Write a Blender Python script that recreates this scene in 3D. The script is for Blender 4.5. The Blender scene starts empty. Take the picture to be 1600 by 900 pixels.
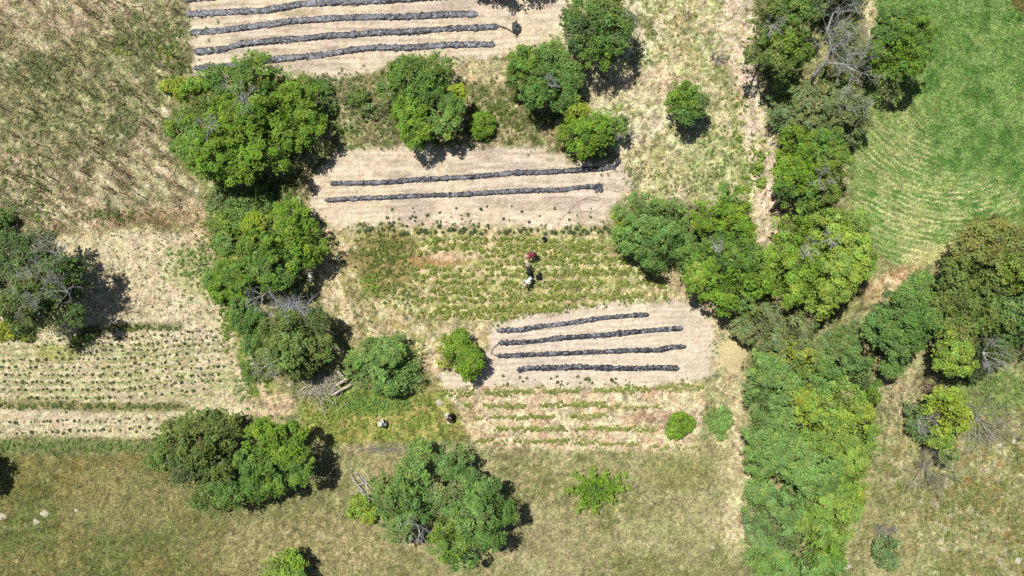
import bpy, math, random
import numpy as np
from mathutils import Vector
rng = np.random.default_rng(7)
random.seed(7)
R = math.radians
scene = bpy.context.scene
# ---------------------------------------------------------------- camera, world, sun, exposure
CAM_H = 60.0
PX = 0.05                       # metres on the ground per photo pixel (1600 wide)
cam = bpy.data.cameras.new('camera'); camo = bpy.data.objects.new('camera', cam)
scene.collection.objects.link(camo); scene.camera = camo
cam.sensor_width = 36; cam.lens = 27.0; cam.clip_end = 3000; cam.clip_start = .5
camo.location = (0, 0, CAM_H); camo.rotation_euler = (0, 0, 0)
SUN_EL, SUN_DX, SUN_DY = R(66), 0.66, -0.75       # light travels +x, -y
world = bpy.data.worlds.new('World'); scene.world = world; world.use_nodes = True
wn = world.node_tree; bg = wn.nodes['Background']
sky = wn.nodes.new('ShaderNodeTexSky'); sky.sky_type = 'NISHITA'; sky.sun_disc = False
sky.sun_elevation = SUN_EL; sky.sun_rotation = math.atan2(-SUN_DX, -SUN_DY)
wn.links.new(sky.outputs[0], bg.inputs[0]); bg.inputs[1].default_value = 0.055
sl = bpy.data.lights.new('sun', 'SUN'); sl.energy = 5.0; sl.angle = R(0.5); sl.color = (1, .965, .9)
so = bpy.data.objects.new('sun', sl); scene.collection.objects.link(so)
sdir = Vector((SUN_DX*math.cos(SUN_EL), SUN_DY*math.cos(SUN_EL), -math.sin(SUN_EL)))
so.rotation_euler = sdir.to_track_quat('-Z', 'Y').to_euler(); so.location = (-30, 30, 60)
scene.view_settings.view_transform = 'Standard'; scene.view_settings.look = 'None'
scene.view_settings.gamma = 1; scene.view_settings.exposure = 0.42
try:
    scene.cycles.max_bounces = 6; scene.cycles.diffuse_bounces = 3; scene.cycles.transmission_bounces = 3
    scene.cycles.use_denoising = False
except Exception: pass
C = scene.collection

# ---------------------------------------------------------------- helpers
def s2l(v):
    v = np.asarray(v, float)/255.
    return np.where(v <= .04045, v/12.92, ((v+.055)/1.055)**2.4)
KLIT = 1.62
def alb(r, g, b): return s2l((r, g, b))/KLIT
def wx(px): return (np.asarray(px, float)-800)*PX
def wy(py): return (450-np.asarray(py, float))*PX
_T = {}
def vnoise(x, y, scale, seed=0):
    if seed not in _T: _T[seed] = np.random.default_rng(1000+seed).random((256, 256))
    t = _T[seed]
    x = np.asarray(x, float)/scale+seed*17.3; y = np.asarray(y, float)/scale+seed*9.1
    xi = np.floor(x).astype(int); yi = np.floor(y).astype(int); fx = x-xi; fy = y-yi
    fx = fx*fx*(3-2*fx); fy = fy*fy*(3-2*fy)
    a = t[xi & 255, yi & 255]; b = t[(xi+1) & 255, yi & 255]; c = t[xi & 255, (yi+1) & 255]; d = t[(xi+1) & 255, (yi+1) & 255]
    return (a*(1-fx)+b*fx)*(1-fy)+(c*(1-fx)+d*fx)*fy
def fbm(x, y, scale, seed=0, o=4):
    s = 0; a = 1; n = 0
    for k in range(o):
        s = s+a*vnoise(x, y, scale/2**k, seed+k*31); n += a; a *= .55
    return s/n
def sstep(a, b, v):
    t = np.clip((v-a)/(b-a), 0, 1); return t*t*(3-2*t)
def sdist(X, Y, poly):          # >0 inside, pixels
    n = len(poly); d = np.full(X.shape, 1e9); ins = np.zeros(X.shape, bool)
    for i in range(n):
        x0, y0 = poly[i]; x1, y1 = poly[(i+1) % n]
        ex, ey = x1-x0, y1-y0; px, py = X-x0, Y-y0
        t = np.clip((px*ex+py*ey)/(ex*ex+ey*ey), 0, 1)
        d = np.minimum(d, np.hypot(px-t*ex, py-t*ey))
        if y0 != y1: ins ^= ((y0 > Y) != (y1 > Y)) & (X < (x1-x0)*(Y-y0)/(y1-y0)+x0)
    return np.where(ins, d, -d)
def zmask(X, Y, poly, soft=6, warp=10, seed=3, wscale=30):
    return sstep(-soft, soft, sdist(X, Y, poly)+(fbm(X, Y, wscale, seed)-.5)*2*warp)
def blob(X, Y, cx, cy, rx, ry, seed=5, warp=.45, ang=0):
    c, s = math.cos(ang), math.sin(ang); u = ((X-cx)*c+(Y-cy)*s)/rx; v = (-(X-cx)*s+(Y-cy)*c)/ry
    return sstep(1.25, .6, np.hypot(u, v)+(fbm(X, Y, max(rx, ry)*.45, seed)-.5)*2*warp)
def pline(X, Y, pts, w, soft=4, seed=6, warp=3):
    d = np.full(X.shape, 1e9)
    for (x0, y0), (x1, y1) in zip(pts[:-1], pts[1:]):
        ex, ey = x1-x0, y1-y0; t = np.clip(((X-x0)*ex+(Y-y0)*ey)/(ex*ex+ey*ey), 0, 1)
        d = np.minimum(d, np.hypot(X-x0-t*ex, Y-y0-t*ey))
    return sstep(w+soft, w-soft, d+(fbm(X, Y, 14, seed)-.5)*2*warp)

def tag(o, label=None, cat=None, group=None, kind=None):
    if label: o['label'] = label
    if cat: o['category'] = cat
    if group: o['group'] = group
    if kind: o['kind'] = kind
    return o
def empty(name, loc, label=None, cat=None, group=None):
    o = bpy.data.objects.new(name, None); C.objects.link(o); o.location = loc; o.empty_display_size = .3
    return tag(o, label, cat, group)
def npmesh(name, V, F, col=None, mat=None, smooth=False):
    """V (n,3), F (m,k) of one face size"""
    me = bpy.data.meshes.new(name); V = np.asarray(V, np.float32); F = np.asarray(F, np.int32); k = F.shape[1]
    me.vertices.add(len(V)); me.vertices.foreach_set('co', V.ravel())
    me.loops.add(F.size); me.loops.foreach_set('vertex_index', F.ravel())
    me.polygons.add(len(F)); me.polygons.foreach_set('loop_start', np.arange(0, F.size, k, dtype=np.int32))
    me.polygons.foreach_set('use_smooth', np.full(len(F), smooth))
    me.update(calc_edges=True)
    if col is not None:
        a = me.color_attributes.new('Col', 'FLOAT_COLOR', 'POINT')
        c = np.ones((len(V), 4), np.float32); c[:, :3] = col; a.data.foreach_set('color', c.ravel())
    if mat: me.materials.append(mat)
    return me
def obj(name, me, parent=None, loc=None):
    o = bpy.data.objects.new(name, me); C.objects.link(o)
    if parent: o.parent = parent
    if loc is not None: o.location = loc
    return o
class MB:
    def __init__(s): s.V = []; s.F = []; s.n = 0; s.C = []
    def add(s, V, F, col=(1, 1, 1)):
        V = np.asarray(V, float); F = np.asarray(F); s.V.append(V); s.F.append(F+s.n); s.n += len(V)
        s.C.append(np.broadcast_to(np.asarray(col, float), (len(V), 3)))
    def mesh(s, name, mat, smooth=False): return npmesh(name, np.vstack(s.V), np.vstack(s.F), np.vstack(s.C), mat, smooth)
def tubes(P0, P1, r0, r1, sides=4):
    """vectorised tapered tubes between point arrays"""
    P0 = np.asarray(P0, float); P1 = np.asarray(P1, float); d = P1-P0
    d = d/np.maximum(np.linalg.norm(d, axis=1, keepdims=True), 1e-6)
    up = np.where(np.abs(d[:, 2:3]) > .9, [[1., 0, 0]], [[0, 0, 1.]]); a = np.cross(d, up); a /= np.linalg.norm(a, axis=1, keepdims=True); b = np.cross(d, a)
    n = len(P0); V = np.empty((n, 2*sides, 3)); r0 = np.asarray(r0, float).reshape(-1, 1); r1 = np.asarray(r1, float).reshape(-1, 1)
    for k in range(sides):
        t = 2*math.pi*k/sides; o = a*math.cos(t)+b*math.sin(t)
        V[:, k] = P0+o*r0; V[:, sides+k] = P1+o*r1
    base = (np.arange(n)*2*sides)[:, None]
    F = np.concatenate([base+np.array([[k, (k+1) % sides, sides+(k+1) % sides, sides+k]]) for k in range(sides)], 0)
    return V.reshape(-1, 3), F

# ---------------------------------------------------------------- materials
def mat(name, rough=.8, spec=.3, attr=True, col=(.5, .5, .5), noise=None, bump=None, translucent=0, metallic=0):
    m = bpy.data.materials.new(name); m.use_nodes = True; nt = m.node_tree; N = nt.nodes; L = nt.links
    p = N['Principled BSDF']; p.inputs['Roughness'].default_value = rough; p.inputs['Specular IOR Level'].default_value = spec
    p.inputs['Metallic'].default_value = metallic
    if attr:
        a = N.new('ShaderNodeAttribute'); a.attribute_name = 'Col'; src = a.outputs['Color']
    else:
        rgb = N.new('ShaderNodeRGB'); rgb.outputs[0].default_value = (*col, 1); src = rgb.outputs[0]
    geo = N.new('ShaderNodeNewGeometry')
    for (sc, lo, hi, det) in (noise or []):
        n = N.new('ShaderNodeTexNoise'); n.inputs['Scale'].default_value = sc; n.inputs['Detail'].default_value = det; n.inputs['Roughness'].default_value = .65
        L.new(geo.outputs['Position'], n.inputs['Vector'])
        mr = N.new('ShaderNodeMapRange'); mr.inputs[1].default_value = .3; mr.inputs[2].default_value = .7; mr.inputs[3].default_value = lo; mr.inputs[4].default_value = hi
        L.new(n.outputs[0], mr.inputs[0])
        mx = N.new('ShaderNodeVectorMath'); mx.operation = 'SCALE'; L.new(src, mx.inputs[0]); L.new(mr.outputs[0], mx.inputs['Scale']); src = mx.outputs[0]
    L.new(src, p.inputs['Base Color'])
    if bump:
        n = N.new('ShaderNodeTexNoise'); n.inputs['Scale'].default_value = bump[0]; n.inputs['Detail'].default_value = 4
        L.new(geo.outputs['Position'], n.inputs['Vector'])
        b = N.new('ShaderNodeBump'); b.inputs['Strength'].default_value = 1; b.inputs['Distance'].default_value = bump[1]
        L.new(n.outputs[0], b.inputs['Height']); L.new(b.outputs[0], p.inputs['Normal'])
    if translucent:
        t = N.new('ShaderNodeBsdfTranslucent'); L.new(src, t.inputs[0]); ms = N.new('ShaderNodeMixShader'); ms.inputs[0].default_value = translucent
        L.new(p.outputs[0], ms.inputs[1]); L.new(t.outputs[0], ms.inputs[2]); L.new(ms.outputs[0], N['Material Output'].inputs[0])
    return m
M_ground = mat('ground_turf', .95, .1, noise=[(5.5, .5, 1.5, 5), (13, .7, 1.35, 2)], bump=(6, .14))
M_soil = mat('bare_soil', .95, .1, noise=[(7, .78, 1.2, 5), (14, .85, 1.17, 2)], bump=(7, .1))
M_leaf = mat('leaves', .5, .35, translucent=.22)
M_grass = mat('grass_blades', .7, .2, translucent=.15)
M_bark = mat('bark', .9, .15, noise=[(9, .7, 1.25, 3)], bump=(14, .03))
M_twig = mat('dry_twig', .85, .2, noise=[(5, .75, 1.2, 2)])
M_plastic = mat('black_plastic_film', .42, .45, noise=[(3.0, .6, 1.5, 4)], bump=(7, .06))
M_stone = mat('pale_stone', .9, .2, noise=[(8, .8, 1.15, 4)], bump=(12, .05))
M_cloth = mat('cloth', .9, .1, noise=[(12, .85, 1.1, 3)])
M_rubber = mat('hose_rubber', .6, .4)

# ---------------------------------------------------------------- terrain
def H(x, y):
    x = np.asarray(x, float); y = np.asarray(y, float)
    return (fbm(x, y, 22, 50, 3)-.5)*1.0
P_TOP = [(290, -260), (297, 60), (303, 118), (430, 116), (500, 124), (560, 122), (620, 98), (700, 92), (790, 90), (860, 62), (890, 20), (885, -260)]
P_MID = [(525, 232), (700, 227), (850, 233), (905, 252), (972, 252), (990, 290), (965, 318), (940, 352), (860, 354), (515, 354), (492, 335), (482, 285)]
P_LOW = [(775, 505), (905, 480), (1060, 470), (1105, 482), (1118, 540), (1112, 590), (1000, 602), (700, 606), (686, 585), (755, 572), (765, 530)]
P_CROP = [(535, 352), (940, 354), (985, 395), (1040, 440), (1045, 468), (1000, 472), (880, 486), (780, 502), (650, 498), (575, 470), (555, 420)]
P_CROP2 = [(690, 600), (1000, 600), (1105, 598), (1100, 640), (1085, 700), (900, 704), (740, 695), (715, 650)]
P_LEFT = [(-320, 358), (90, 364), (200, 358), (322, 360), (345, 430), (372, 530), (405, 625), (400, 648), (300, 655), (240, 684), (100, 682), (0, 684), (-320, 690)]
P_GREEN = [(1372, -320), (2050, -320), (2050, 380), (1640, 372), (1540, 350), (1500, 368), (1480, 405), (1440, 420), (1395, 418), (1330, 345), (1330, 250), (1350, 160), (1362, 60)]
P_UL = [(-400, -320), (285, -320), (296, 110), (270, 150), (262, 250), (315, 300), (332, 362), (200, 358), (90, 364), (-320, 358)]
P_TRACK = [(1128, -260), (1175, -260), (1182, 60), (1190, 150), (1210, 220), (1215, 310), (1222, 380), (1195, 400), (1172, 385), (1180, 300), (1150, 200), (1130, 100)]
def palette(X, Y, tuft=False):
    """true surface colour of the soil and turf at photo-plan coordinates"""
    n1 = fbm(X, Y, 60, 1); n2 = fbm(X, Y, 16, 2, 4); n3 = fbm(X, Y, 6, 4, 3); n0 = fbm(X, Y, 170, 9)
    def mix(a, b, t): t = np.clip(t, 0, 1)[..., None]; return a*(1-t)+b*t
    def K(c): return np.broadcast_to(np.asarray(c, float), X.shape+(3,))
    def over(c, m, c2): return mix(c, c2, m)
    # dry meadow everywhere
    c = mix(K(alb(158, 154, 110)), K(alb(128, 130, 82)), sstep(.35, .62, n2*.5+n1*.5))
    c = mix(c, K(alb(190, 178, 135)), sstep(.56, .72, n3)*.6)
    # lower-left meadow: olive brown
    m = sstep(560, 250, X+(n1-.5)*200)*sstep(680, 720, Y)
    cc = mix(K(alb(126, 122, 74)), K(alb(106, 114, 64)), sstep(.4, .6, n1)); cc = mix(cc, K(alb(156, 146, 100)), sstep(.55, .72, n3)*.6)
    cc = mix(cc, K(alb(152, 122, 62)), blob(X, Y, 120, 740, 170, 40, 11)*sstep(.5, .65, n2)*.25); cc = mix(cc, K(alb(160, 150, 106)), blob(X, Y, 190, 790, 120, 60, 12)*.45)
    c = over(c, m, cc)
    c = over(c, blob(X, Y, 480, 860, 190, 70, 13)*.75, mix(K(alb(182, 168, 126)), K(alb(140, 132, 88)), sstep(.4, .62, n3)))
    c = over(c, blob(X, Y, 640, 740, 60, 40, 14)*.6, K(alb(175, 158, 120)))
    c = over(c, blob(X, Y, 850, 860, 120, 70, 15)*.5, K(alb(170, 158, 120)))
    c = over(c, blob(X, Y, 1110, 760, 110, 110, 16)*.55, mix(K(alb(190, 182, 140)), K(alb(150, 148, 100)), sstep(.4, .6, n3)))
    c = over(c, blob(X, Y, 1060, 740, 60, 25, 17)*.5, K(alb(128, 128, 66)))
    c = over(c, pline(X, Y, [(0, 698), (120, 700), (250, 695)], 13, 8)*.8, mix(K(alb(104, 116, 74)), K(alb(126, 130, 82)), n3))
    # lower right meadow
    m = sstep(1370, 1410, X+(n1-.5)*60)*sstep(560, 640, Y)
    cc = mix(K(alb(154, 152, 104)), K(alb(130, 134, 80)), sstep(.4, .6, n1)); cc = mix(cc, K(alb(198, 188, 156)), sstep(.58, .72, n3)*.7)
    cc = mix(cc, K(alb(160, 130, 80)), sstep(.55, .7, n2)*.4)
    c = over(c, m, cc)
    c = over(c, blob(X, Y, 1550, 610, 110, 50, 18)*.8, mix(K(alb(140, 152, 96)), K(alb(116, 140, 70)), n2))
    c = over(c, blob(X, Y, 1400, 610, 45, 40, 19)*.7, K(alb(178, 165, 130)))
    # pale strip by the hedge
    c = over(c, pline(X, Y, [(1120, 470), (1130, 560), (1140, 640), (1155, 740), (1150, 830)], 24, 14)*.85, mix(K(alb(212, 198, 160)), K(alb(180, 166, 125)), sstep(.4, .65, n3)))
    # strip between upper plots
    m = zmask(X, Y, [(300, 110), (500, 122), (620, 96), (860, 70), (900, 130), (1000, 260), (880, 250), (700, 228), (520, 232), (480, 300), (340, 320)], 8, 8)
    cc = mix(K(alb(150, 142, 100)), K(alb(105, 112, 62)), sstep(.4, .6, n2)); cc = mix(cc, K(alb(200, 186, 150)), sstep(.55, .7, n3)*.6)
    c = over(c, m, cc)
    c = over(c, blob(X, Y, 760, 110, 110, 22, 20)*.7, K(alb(206, 190, 150)))
    # cream mottled ground, upper centre right
    m = zmask(X, Y, [(880, -300), (1140, -300), (1150, 100), (1190, 200), (1200, 320), (1060, 310), (950, 320), (985, 280), (960, 240), (900, 120), (870, 60)], 12, 10)
    cc = mix(K(alb(218, 207, 172)), K(alb(152, 152, 104)), sstep(.46, .6, n3*.6+n2*.4)); cc = mix(cc, K(alb(184, 174, 122)), sstep(.5, .7, n1)*.5)
    c = over(c, m, cc)
    c = over(c, blob(X, Y, 1000, 135, 90, 28, 21)*.8, K(alb(214, 194, 160)))
    c = over(c, blob(X, Y, 1120, 250, 60, 55, 22)*.6, mix(K(alb(130, 148, 76)), K(alb(190, 190, 130)), n3))
    c = over(c, blob(X, Y, 1105, 90, 40, 60, 23)*.35, K(alb(150, 155, 95)))
    m = zmask(X, Y, P_TRACK, 8, 9, 24, 18)
    c = over(c, m, mix(K(alb(220, 202, 176)), K(alb(196, 180, 140)), sstep(.45, .62, n3)))
    c = over(c, pline(X, Y, [(1135, 110), (1150, 200), (1165, 300)], 8, 6)*.6, K(alb(140, 150, 80)))
    # upper-left rough field
    m = zmask(X, Y, P_UL, 7, 7)
    U = (X*.75+Y*.66); Vv = (-X*.66+Y*.75)
    stre = fbm(U/3.2, Vv, 9, 25, 3); Vd_ = Vv+6*(fbm(U, Vv, 60, 28)-.5)
    gm = sstep(.40, .6, n0*.45+n2*.35+n1*.2+.08*np.sin((Y-40)/55)); gm = gm*(1-.75*sstep(120, 20, Y+X*.35))*(1-.6*blob(X, Y, 230, 310, 150, 60, 26))
    cc = mix(K(alb(196, 181, 148)), K(alb(216, 202, 172)), sstep(.5, .68, stre)); cc = mix(cc, K(alb(134, 122, 96)), sstep(.5, .3, stre)*.75)
    cg = mix(K(alb(152, 152, 108)), K(alb(182, 174, 132)), sstep(.4, .65, stre)); cg = mix(cg, K(alb(106, 114, 76)), sstep(.5, .32, n3)*.6)
    cc = mix(cc, cg, gm*.95); cc = cc*(1-.16*(.5+.5*np.cos(Vd_*2*math.pi/13.))*sstep(.35, .6, n2))[..., None]; cc = mix(cc, K(alb(160, 130, 98)), blob(X, Y, 240, 345, 150, 18, 27)*.5)
    c = over(c, m, cc)
    # left crop field soil
    m = zmask(X, Y, P_LEFT, 5, 5)
    sagY = Y-3.5*np.cos((X-60)/110.)
    cc = mix(K(alb(212, 198, 162)), K(alb(194, 181, 142)), sstep(.42, .65, n3)); cc = mix(cc, K(alb(218, 202, 174)), sstep(.5, .7, n1)*.5)
    stripe = .5+.5*np.cos((sagY-540)*2*math.pi/11.4)
    cc = mix(cc, K(alb(158, 164, 104)), stripe*sstep(525, 540, Y)*sstep(632, 622, Y)*sstep(.25, .5, n2)*.85)
    c = over(c, m, cc)
    c = over(c, pline(X, Y, [(-300, 634), (0, 630), (150, 638), (280, 636)], 8, 4)*.85, mix(K(alb(124, 122, 78)), K(alb(150, 144, 98)), n3))
    c = over(c, pline(X, Y, [(140, 522), (200, 510), (280, 508)], 6, 4)*.7, K(alb(118, 112, 74)))
    c = over(c, blob(X, Y, 95, 552, 38, 14, 28)*.6, K(alb(150, 158, 72)))
    # track and verge between left field and trees
    m = zmask(X, Y, [(322, 300), (430, 300), (400, 420), (430, 640), (395, 650), (372, 560), (345, 440), (330, 370)], 9, 10)
    c = over(c, m, mix(K(alb(106, 124, 54)), K(alb(150, 152, 86)), sstep(.42, .66, n3)))
    c = over(c, blob(X, Y, 300, 425, 40, 45, 29)*.7, mix(K(alb(128, 146, 70)), K(alb(190, 186, 130)), sstep(.45, .6, n3)))
    c = over(c, blob(X, Y, 310, 380, 30, 60, 30)*.6, K(alb(200, 178, 140)))
    for pts in ([(372, 480), (385, 540), (405, 600), (425, 640)], [(350, 520), (370, 575), (392, 640)]):
        c = over(c, pline(X, Y, pts, 4.5, 3)*.85, K(alb(214, 196, 162)))
    c = over(c, blob(X, Y, 430, 635, 55, 18, 31)*.8, K(alb(208, 188, 152)))
    # green grass below the middle trees
    c = over(c, zmask(X, Y, [(470, 615), (700, 605), (735, 640), (730, 690), (560, 705), (470, 680)], 12, 10), mix(K(alb(136, 142, 72)), K(alb(168, 160, 98)), sstep(.42, .62, n2)))
    c = over(c, blob(X, Y, 570, 628, 70, 22, 32)*.8, K(alb(112, 140, 58)))
    c = over(c, blob(X, Y, 590, 700, 60, 10, 33)*.6, K(alb(150, 140, 118)))
    # dry grass left of the crop
    c = over(c, zmask(X, Y, [(492, 350), (560, 356), (580, 470), (650, 500), (775, 508), (762, 560), (690, 590), (640, 560), (550, 530), (500, 470)], 8, 8), mix(K(alb(212, 194, 158)), K(alb(172, 160, 108)), sstep(.45, .62, n3*.6+n2*.4)))
    # crop plot, soil between the rows
    m = zmask(X, Y, P_CROP, 5, 5)
    cc = mix(K(alb(204, 190, 146)), K(alb(160, 158, 96)), sstep(.4, .6, n3))
    c = over(c, m, cc)
    c = over(c, blob(X, Y, 600, 410, 62, 62, 34)*.9, mix(K(alb(122, 118, 64)), K(alb(158, 142, 92)), sstep(.42, .62, n3)))
    c = over(c, blob(X, Y, 672, 408, 55, 14, 35)*.8, K(alb(166, 130, 88)))
    c = over(c, blob(X, Y, 700, 400, 50, 7, 36)*.7, K(alb(208, 182, 150)))
    c = over(c, blob(X, Y, 1060, 455, 60, 25, 37, ang=.4)*.8, K(alb(206, 188, 148)))
    # second crop plot
    m = zmask(X, Y, P_CROP2, 6, 6)
    cc = mix(K(alb(214, 194, 158)), K(alb(196, 172, 134)), sstep(.45, .65, n2)); cc = mix(cc, K(alb(224, 214, 178)), sstep(.5, .7, n3)*.5)
    c = over(c, m, cc)
    c = over(c, blob(X, Y, 1030, 652, 50, 10, 38)*.5, K(alb(150, 124, 100)))
    # bare plots
    soil = mix(K(alb(231, 214, 186)), K(alb(217, 198, 168)), sstep(.42, .65, n3)); soil = mix(soil, K(alb(226, 206, 190)), sstep(.45, .7, n1)*.6)
    fl = fbm(X/9., Y, 5.5, 55, 2); soil = soil*(1-.24*sstep(.55, .42, fl)*sstep(.3, .55, n1))[..., None]
    for P, s in ((P_TOP, 40), (P_MID, 41), (P_LOW, 42)):
        c = over(c, zmask(X, Y, P, 6, 11, s, 16), soil if P is not P_LOW else mix(soil, K(alb(228, 213, 192)), np.full(X.shape, .5)))
    c = over(c, blob(X, Y, 470, 22, 30, 6, 43)*.4, K(alb(150, 145, 90)))
    # green field
    m = zmask(X, Y, P_GREEN, 7, 8)
    rr = np.hypot(X-1490, Y-110); th = np.arctan2(Y-110, X-1490)*260
    st = fbm(rr, th/4.5, 8, 44, 3); sfine = fbm(rr, th/2.5, 5, 47, 2)
    low = sstep(150, 330, Y+(n1-.5)*130)*sstep(1340, 1400, X); 
    cc = mix(K(alb(118, 154, 80)), K(alb(136, 166, 94)), sstep(.4, .6, n1*.5+n2*.5)); cc = mix(cc, K(alb(78, 122, 58)), sstep(.45, .3, n2)*.5)
    cc = mix(cc, K(alb(158, 170, 100)), sstep(.5, .66, n0*.5+n1*.5)*.4)
    cc = mix(cc, K(alb(172, 186, 122)), sstep(.5, .6, sfine)*sstep(.36, .5, n2)*(.28+.35*low))
    hard = blob(X, Y, 1455, 350, 150, 75, 45); cc = mix(cc, K(alb(222, 216, 160)), sstep(.5, .56, fbm(rr, th/6, 5.2, 48, 2))*hard*.3*sstep(.3, .5, n2)); cc = mix(cc, K(alb(218, 204, 150)), blob(X, Y, 1470, 400, 60, 22, 46)*.7)
    ln = .5+.5*np.cos(rr*2*math.pi/8.2+9*fbm(X, Y, 50, 57)); cc = mix(cc, K(alb(168, 184, 116)), sstep(.6, .95, ln)*.45*sstep(.42, .6, n2)); cc = mix(cc, K(alb(218, 214, 160)), sstep(.55, .85, ln*(.35+1.0*vnoise(rr/6, th/14., 1, 58)))*np.maximum(hard, .75*blob(X, Y, 1400, 280, 75, 150, 59))*.9)
    cc = mix(cc, K(alb(206, 200, 150)), sstep(.54, .64, st)*blob(X, Y, 1385, 250, 50, 140, 48)*.6)
    cc = mix(cc, K(alb(120, 92, 60)), blob(X, Y, 1600, 5, 18, 14, 49)*.7)
    c = over(c, m, cc)
    c = over(c, blob(X, Y, 1400, 440, 48, 24, 51, ang=-.4)*.95, mix(K(alb(214, 188, 150)), K(alb(176, 136, 96)), sstep(.45, .65, n3)))
    c = over(c, blob(X, Y, 1362, 25, 9, 40, 52)*.8, K(alb(214, 200, 160)))
    # clods, tufts and litter: fine mottling, weaker on the raked plots
    bare = np.maximum.reduce([zmask(X, Y, P, 4, 5, s, 22) for P, s in ((P_TOP, 40), (P_MID, 41), (P_LOW, 42))])
    f1 = fbm(X, Y, 9, 95, 3); f2 = vnoise(X, Y, 3.4, 96); amp = (1-.72*bare)*(1-.6*zmask(X, Y, P_GREEN, 7, 8))*(1-.35*zmask(X, Y, P_LEFT, 5, 5))*(1-.28*sstep(690, 720, Y))
    mot = 1+amp*(1.05*(f1-.5)+.8*(f2-.5))
    c = c*np.clip(mot, .45, 1.7)[..., None]
    hue = (vnoise(X, Y, 12, 97)-.5)[..., None]*amp[..., None]
    c = c*(1+hue*np.array([.2, -.02, .16]))
    return c
def axis(lo, hi, step, far):
    a = np.arange(lo, hi+step/2, step); g = []; s = step; v = hi
    while v < far: s *= 1.35; v += s; g.append(v)
    g = np.array(g); return np.concatenate([-(g[::-1])-(hi+lo)*0, a, g]) if abs(lo+hi) < 1e-6 else None
GX = axis(-48, 48, .115, 420); GY = axis(-29, 29, .115, 420)
XX, YY = np.meshgrid(GX, GY)
PXX = XX/PX+800; PYY = 450-YY/PX
cols = palette(PXX, PYY)
Z = H(XX, YY)
fur = np.zeros_like(Z)
for P, ph, wl in ((P_TOP, .04, 9.), (P_MID, .02, 8.), (P_LOW, .06, 8.5)):
    mm = zmask(PXX, PYY, P, 6, 4, 40, 22); yy = PYY+ph*PXX
    fur += mm*(.045*np.sin(yy*2*math.pi/wl+fbm(PXX, PYY, 60, 60)*9)*sstep(.35, .6, fbm(PXX, PYY, 40, 61)) + .05*(fbm(PXX, PYY, 4, 62, 2)-.5))
rough = zmask(PXX, PYY, P_UL, 8, 5)
Ud = PXX*.75+PYY*.66; Vd = -PXX*.66+PYY*.75
fur += rough*.30*(fbm(Ud/2.6, Vd, 7, 63, 2)-.5)
fur += (1-rough)*.06*(fbm(PXX, PYY, 5, 64, 2)-.5)
Z = Z+fur*sstep(3000, 1800, np.abs(PXX-800))
ny, nx = XX.shape
idx = np.arange(ny*nx).reshape(ny, nx)
Fq = np.stack([idx[:-1, :-1], idx[:-1, 1:], idx[1:, 1:], idx[1:, :-1]], -1).reshape(-1, 4)
fxp = ((PXX[:-1, :-1]+PXX[1:, 1:])/2).ravel(); fyp = ((PYY[:-1, :-1]+PYY[1:, 1:])/2).ravel()
zone = np.zeros(len(Fq), int)
zl = [('ploughed_field', P_TOP), ('ploughed_field', P_MID), ('ploughed_field', P_LOW), ('crop_field', P_CROP), ('crop_field', P_CROP2), ('crop_field', P_LEFT), ('green_field', P_GREEN), ('rough_field', P_UL), ('dirt_path', P_TRACK)]
for k, (nm, P) in enumerate(zl):
    s = sdist(fxp, fyp, P)+(fbm(fxp, fyp, 22, 40+k)-.5)*10
    zone[(s > 0) & (zone == 0)] = k+1
VV = np.stack([XX.ravel(), YY.ravel(), Z.ravel()], 1); CCf = cols.reshape(-1, 3)
for k in range(len(zl)+1):
    f = Fq[zone == k]
    if not len(f): continue
    u, inv = np.unique(f, return_inverse=True)
    nm = 'ground' if k == 0 else zl[k-1][0]
    tag(obj(nm, npmesh(nm, VV[u], inv.reshape(-1, 4), CCf[u], M_soil if nm == 'ploughed_field' else M_ground, True)), kind='structure')
def gz(x, y): return H(x, y)

# ---------------------------------------------------------------- foliage generators
PAL = dict(G=(.115, .215, .016), Y=(.23, .3, .025), M=(.08, .165, .03), F=(.13, .235, .055), B=(.115, .205, .058), O=(.105, .16, .032),
           D=(.06, .095, .032), R=(.15, .185, .045), S=(.14, .19, .07), T=(.115, .19, .068), L=(.18, .285, .042))
PAL = {k: (v[0]*1.18, v[1]*1.12, v[2]*1.05) for k, v in PAL.items()}
def leaves_from(Cn, Nn, size, col, asp=.62):
    n = len(Cn); Nn = Nn/np.maximum(np.linalg.norm(Nn, axis=1, keepdims=True), 1e-6)
    t = rng.normal(size=(n, 3)); t -= (t*Nn).sum(1, keepdims=True)*Nn; t /= np.maximum(np.linalg.norm(t, axis=1, keepdims=True), 1e-6)
    b = np.cross(Nn, t); s = size.reshape(-1, 1)
    V = np.empty((n, 4, 3)); V[:, 0] = Cn-t*s*.5; V[:, 2] = Cn+t*s*.5; V[:, 1] = Cn+b*s*.5*asp+Nn*s*.12; V[:, 3] = Cn-b*s*.5*asp+Nn*s*.12
    return V.reshape(-1, 3), np.arange(n*4).reshape(-1, 4), np.repeat(col, 4, 0)
STY = dict(clumpy=dict(rc=(.2, .42), leaf=.17, cov=.9, dens=2.1, flat=.6, gap=.6, dep=(.7, .4)), fine=dict(rc=(.18, .34), leaf=.15, cov=1.15, dens=1.9, flat=.75, gap=.66, dep=(.74, .34)),
           rough=dict(rc=(.2, .42), leaf=.17, cov=.95, dens=1.8, flat=.85, gap=.6, dep=(.68, .42)), spiky=dict(rc=(.12, .22), leaf=.13, cov=.5, dens=1.6, flat=.9, gap=.3, dep=(.3, .5)), loose=dict(rc=(.2, .42), leaf=.16, cov=.62, dens=1.4, flat=.9, gap=.6, dep=(.7, .35)))
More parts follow.
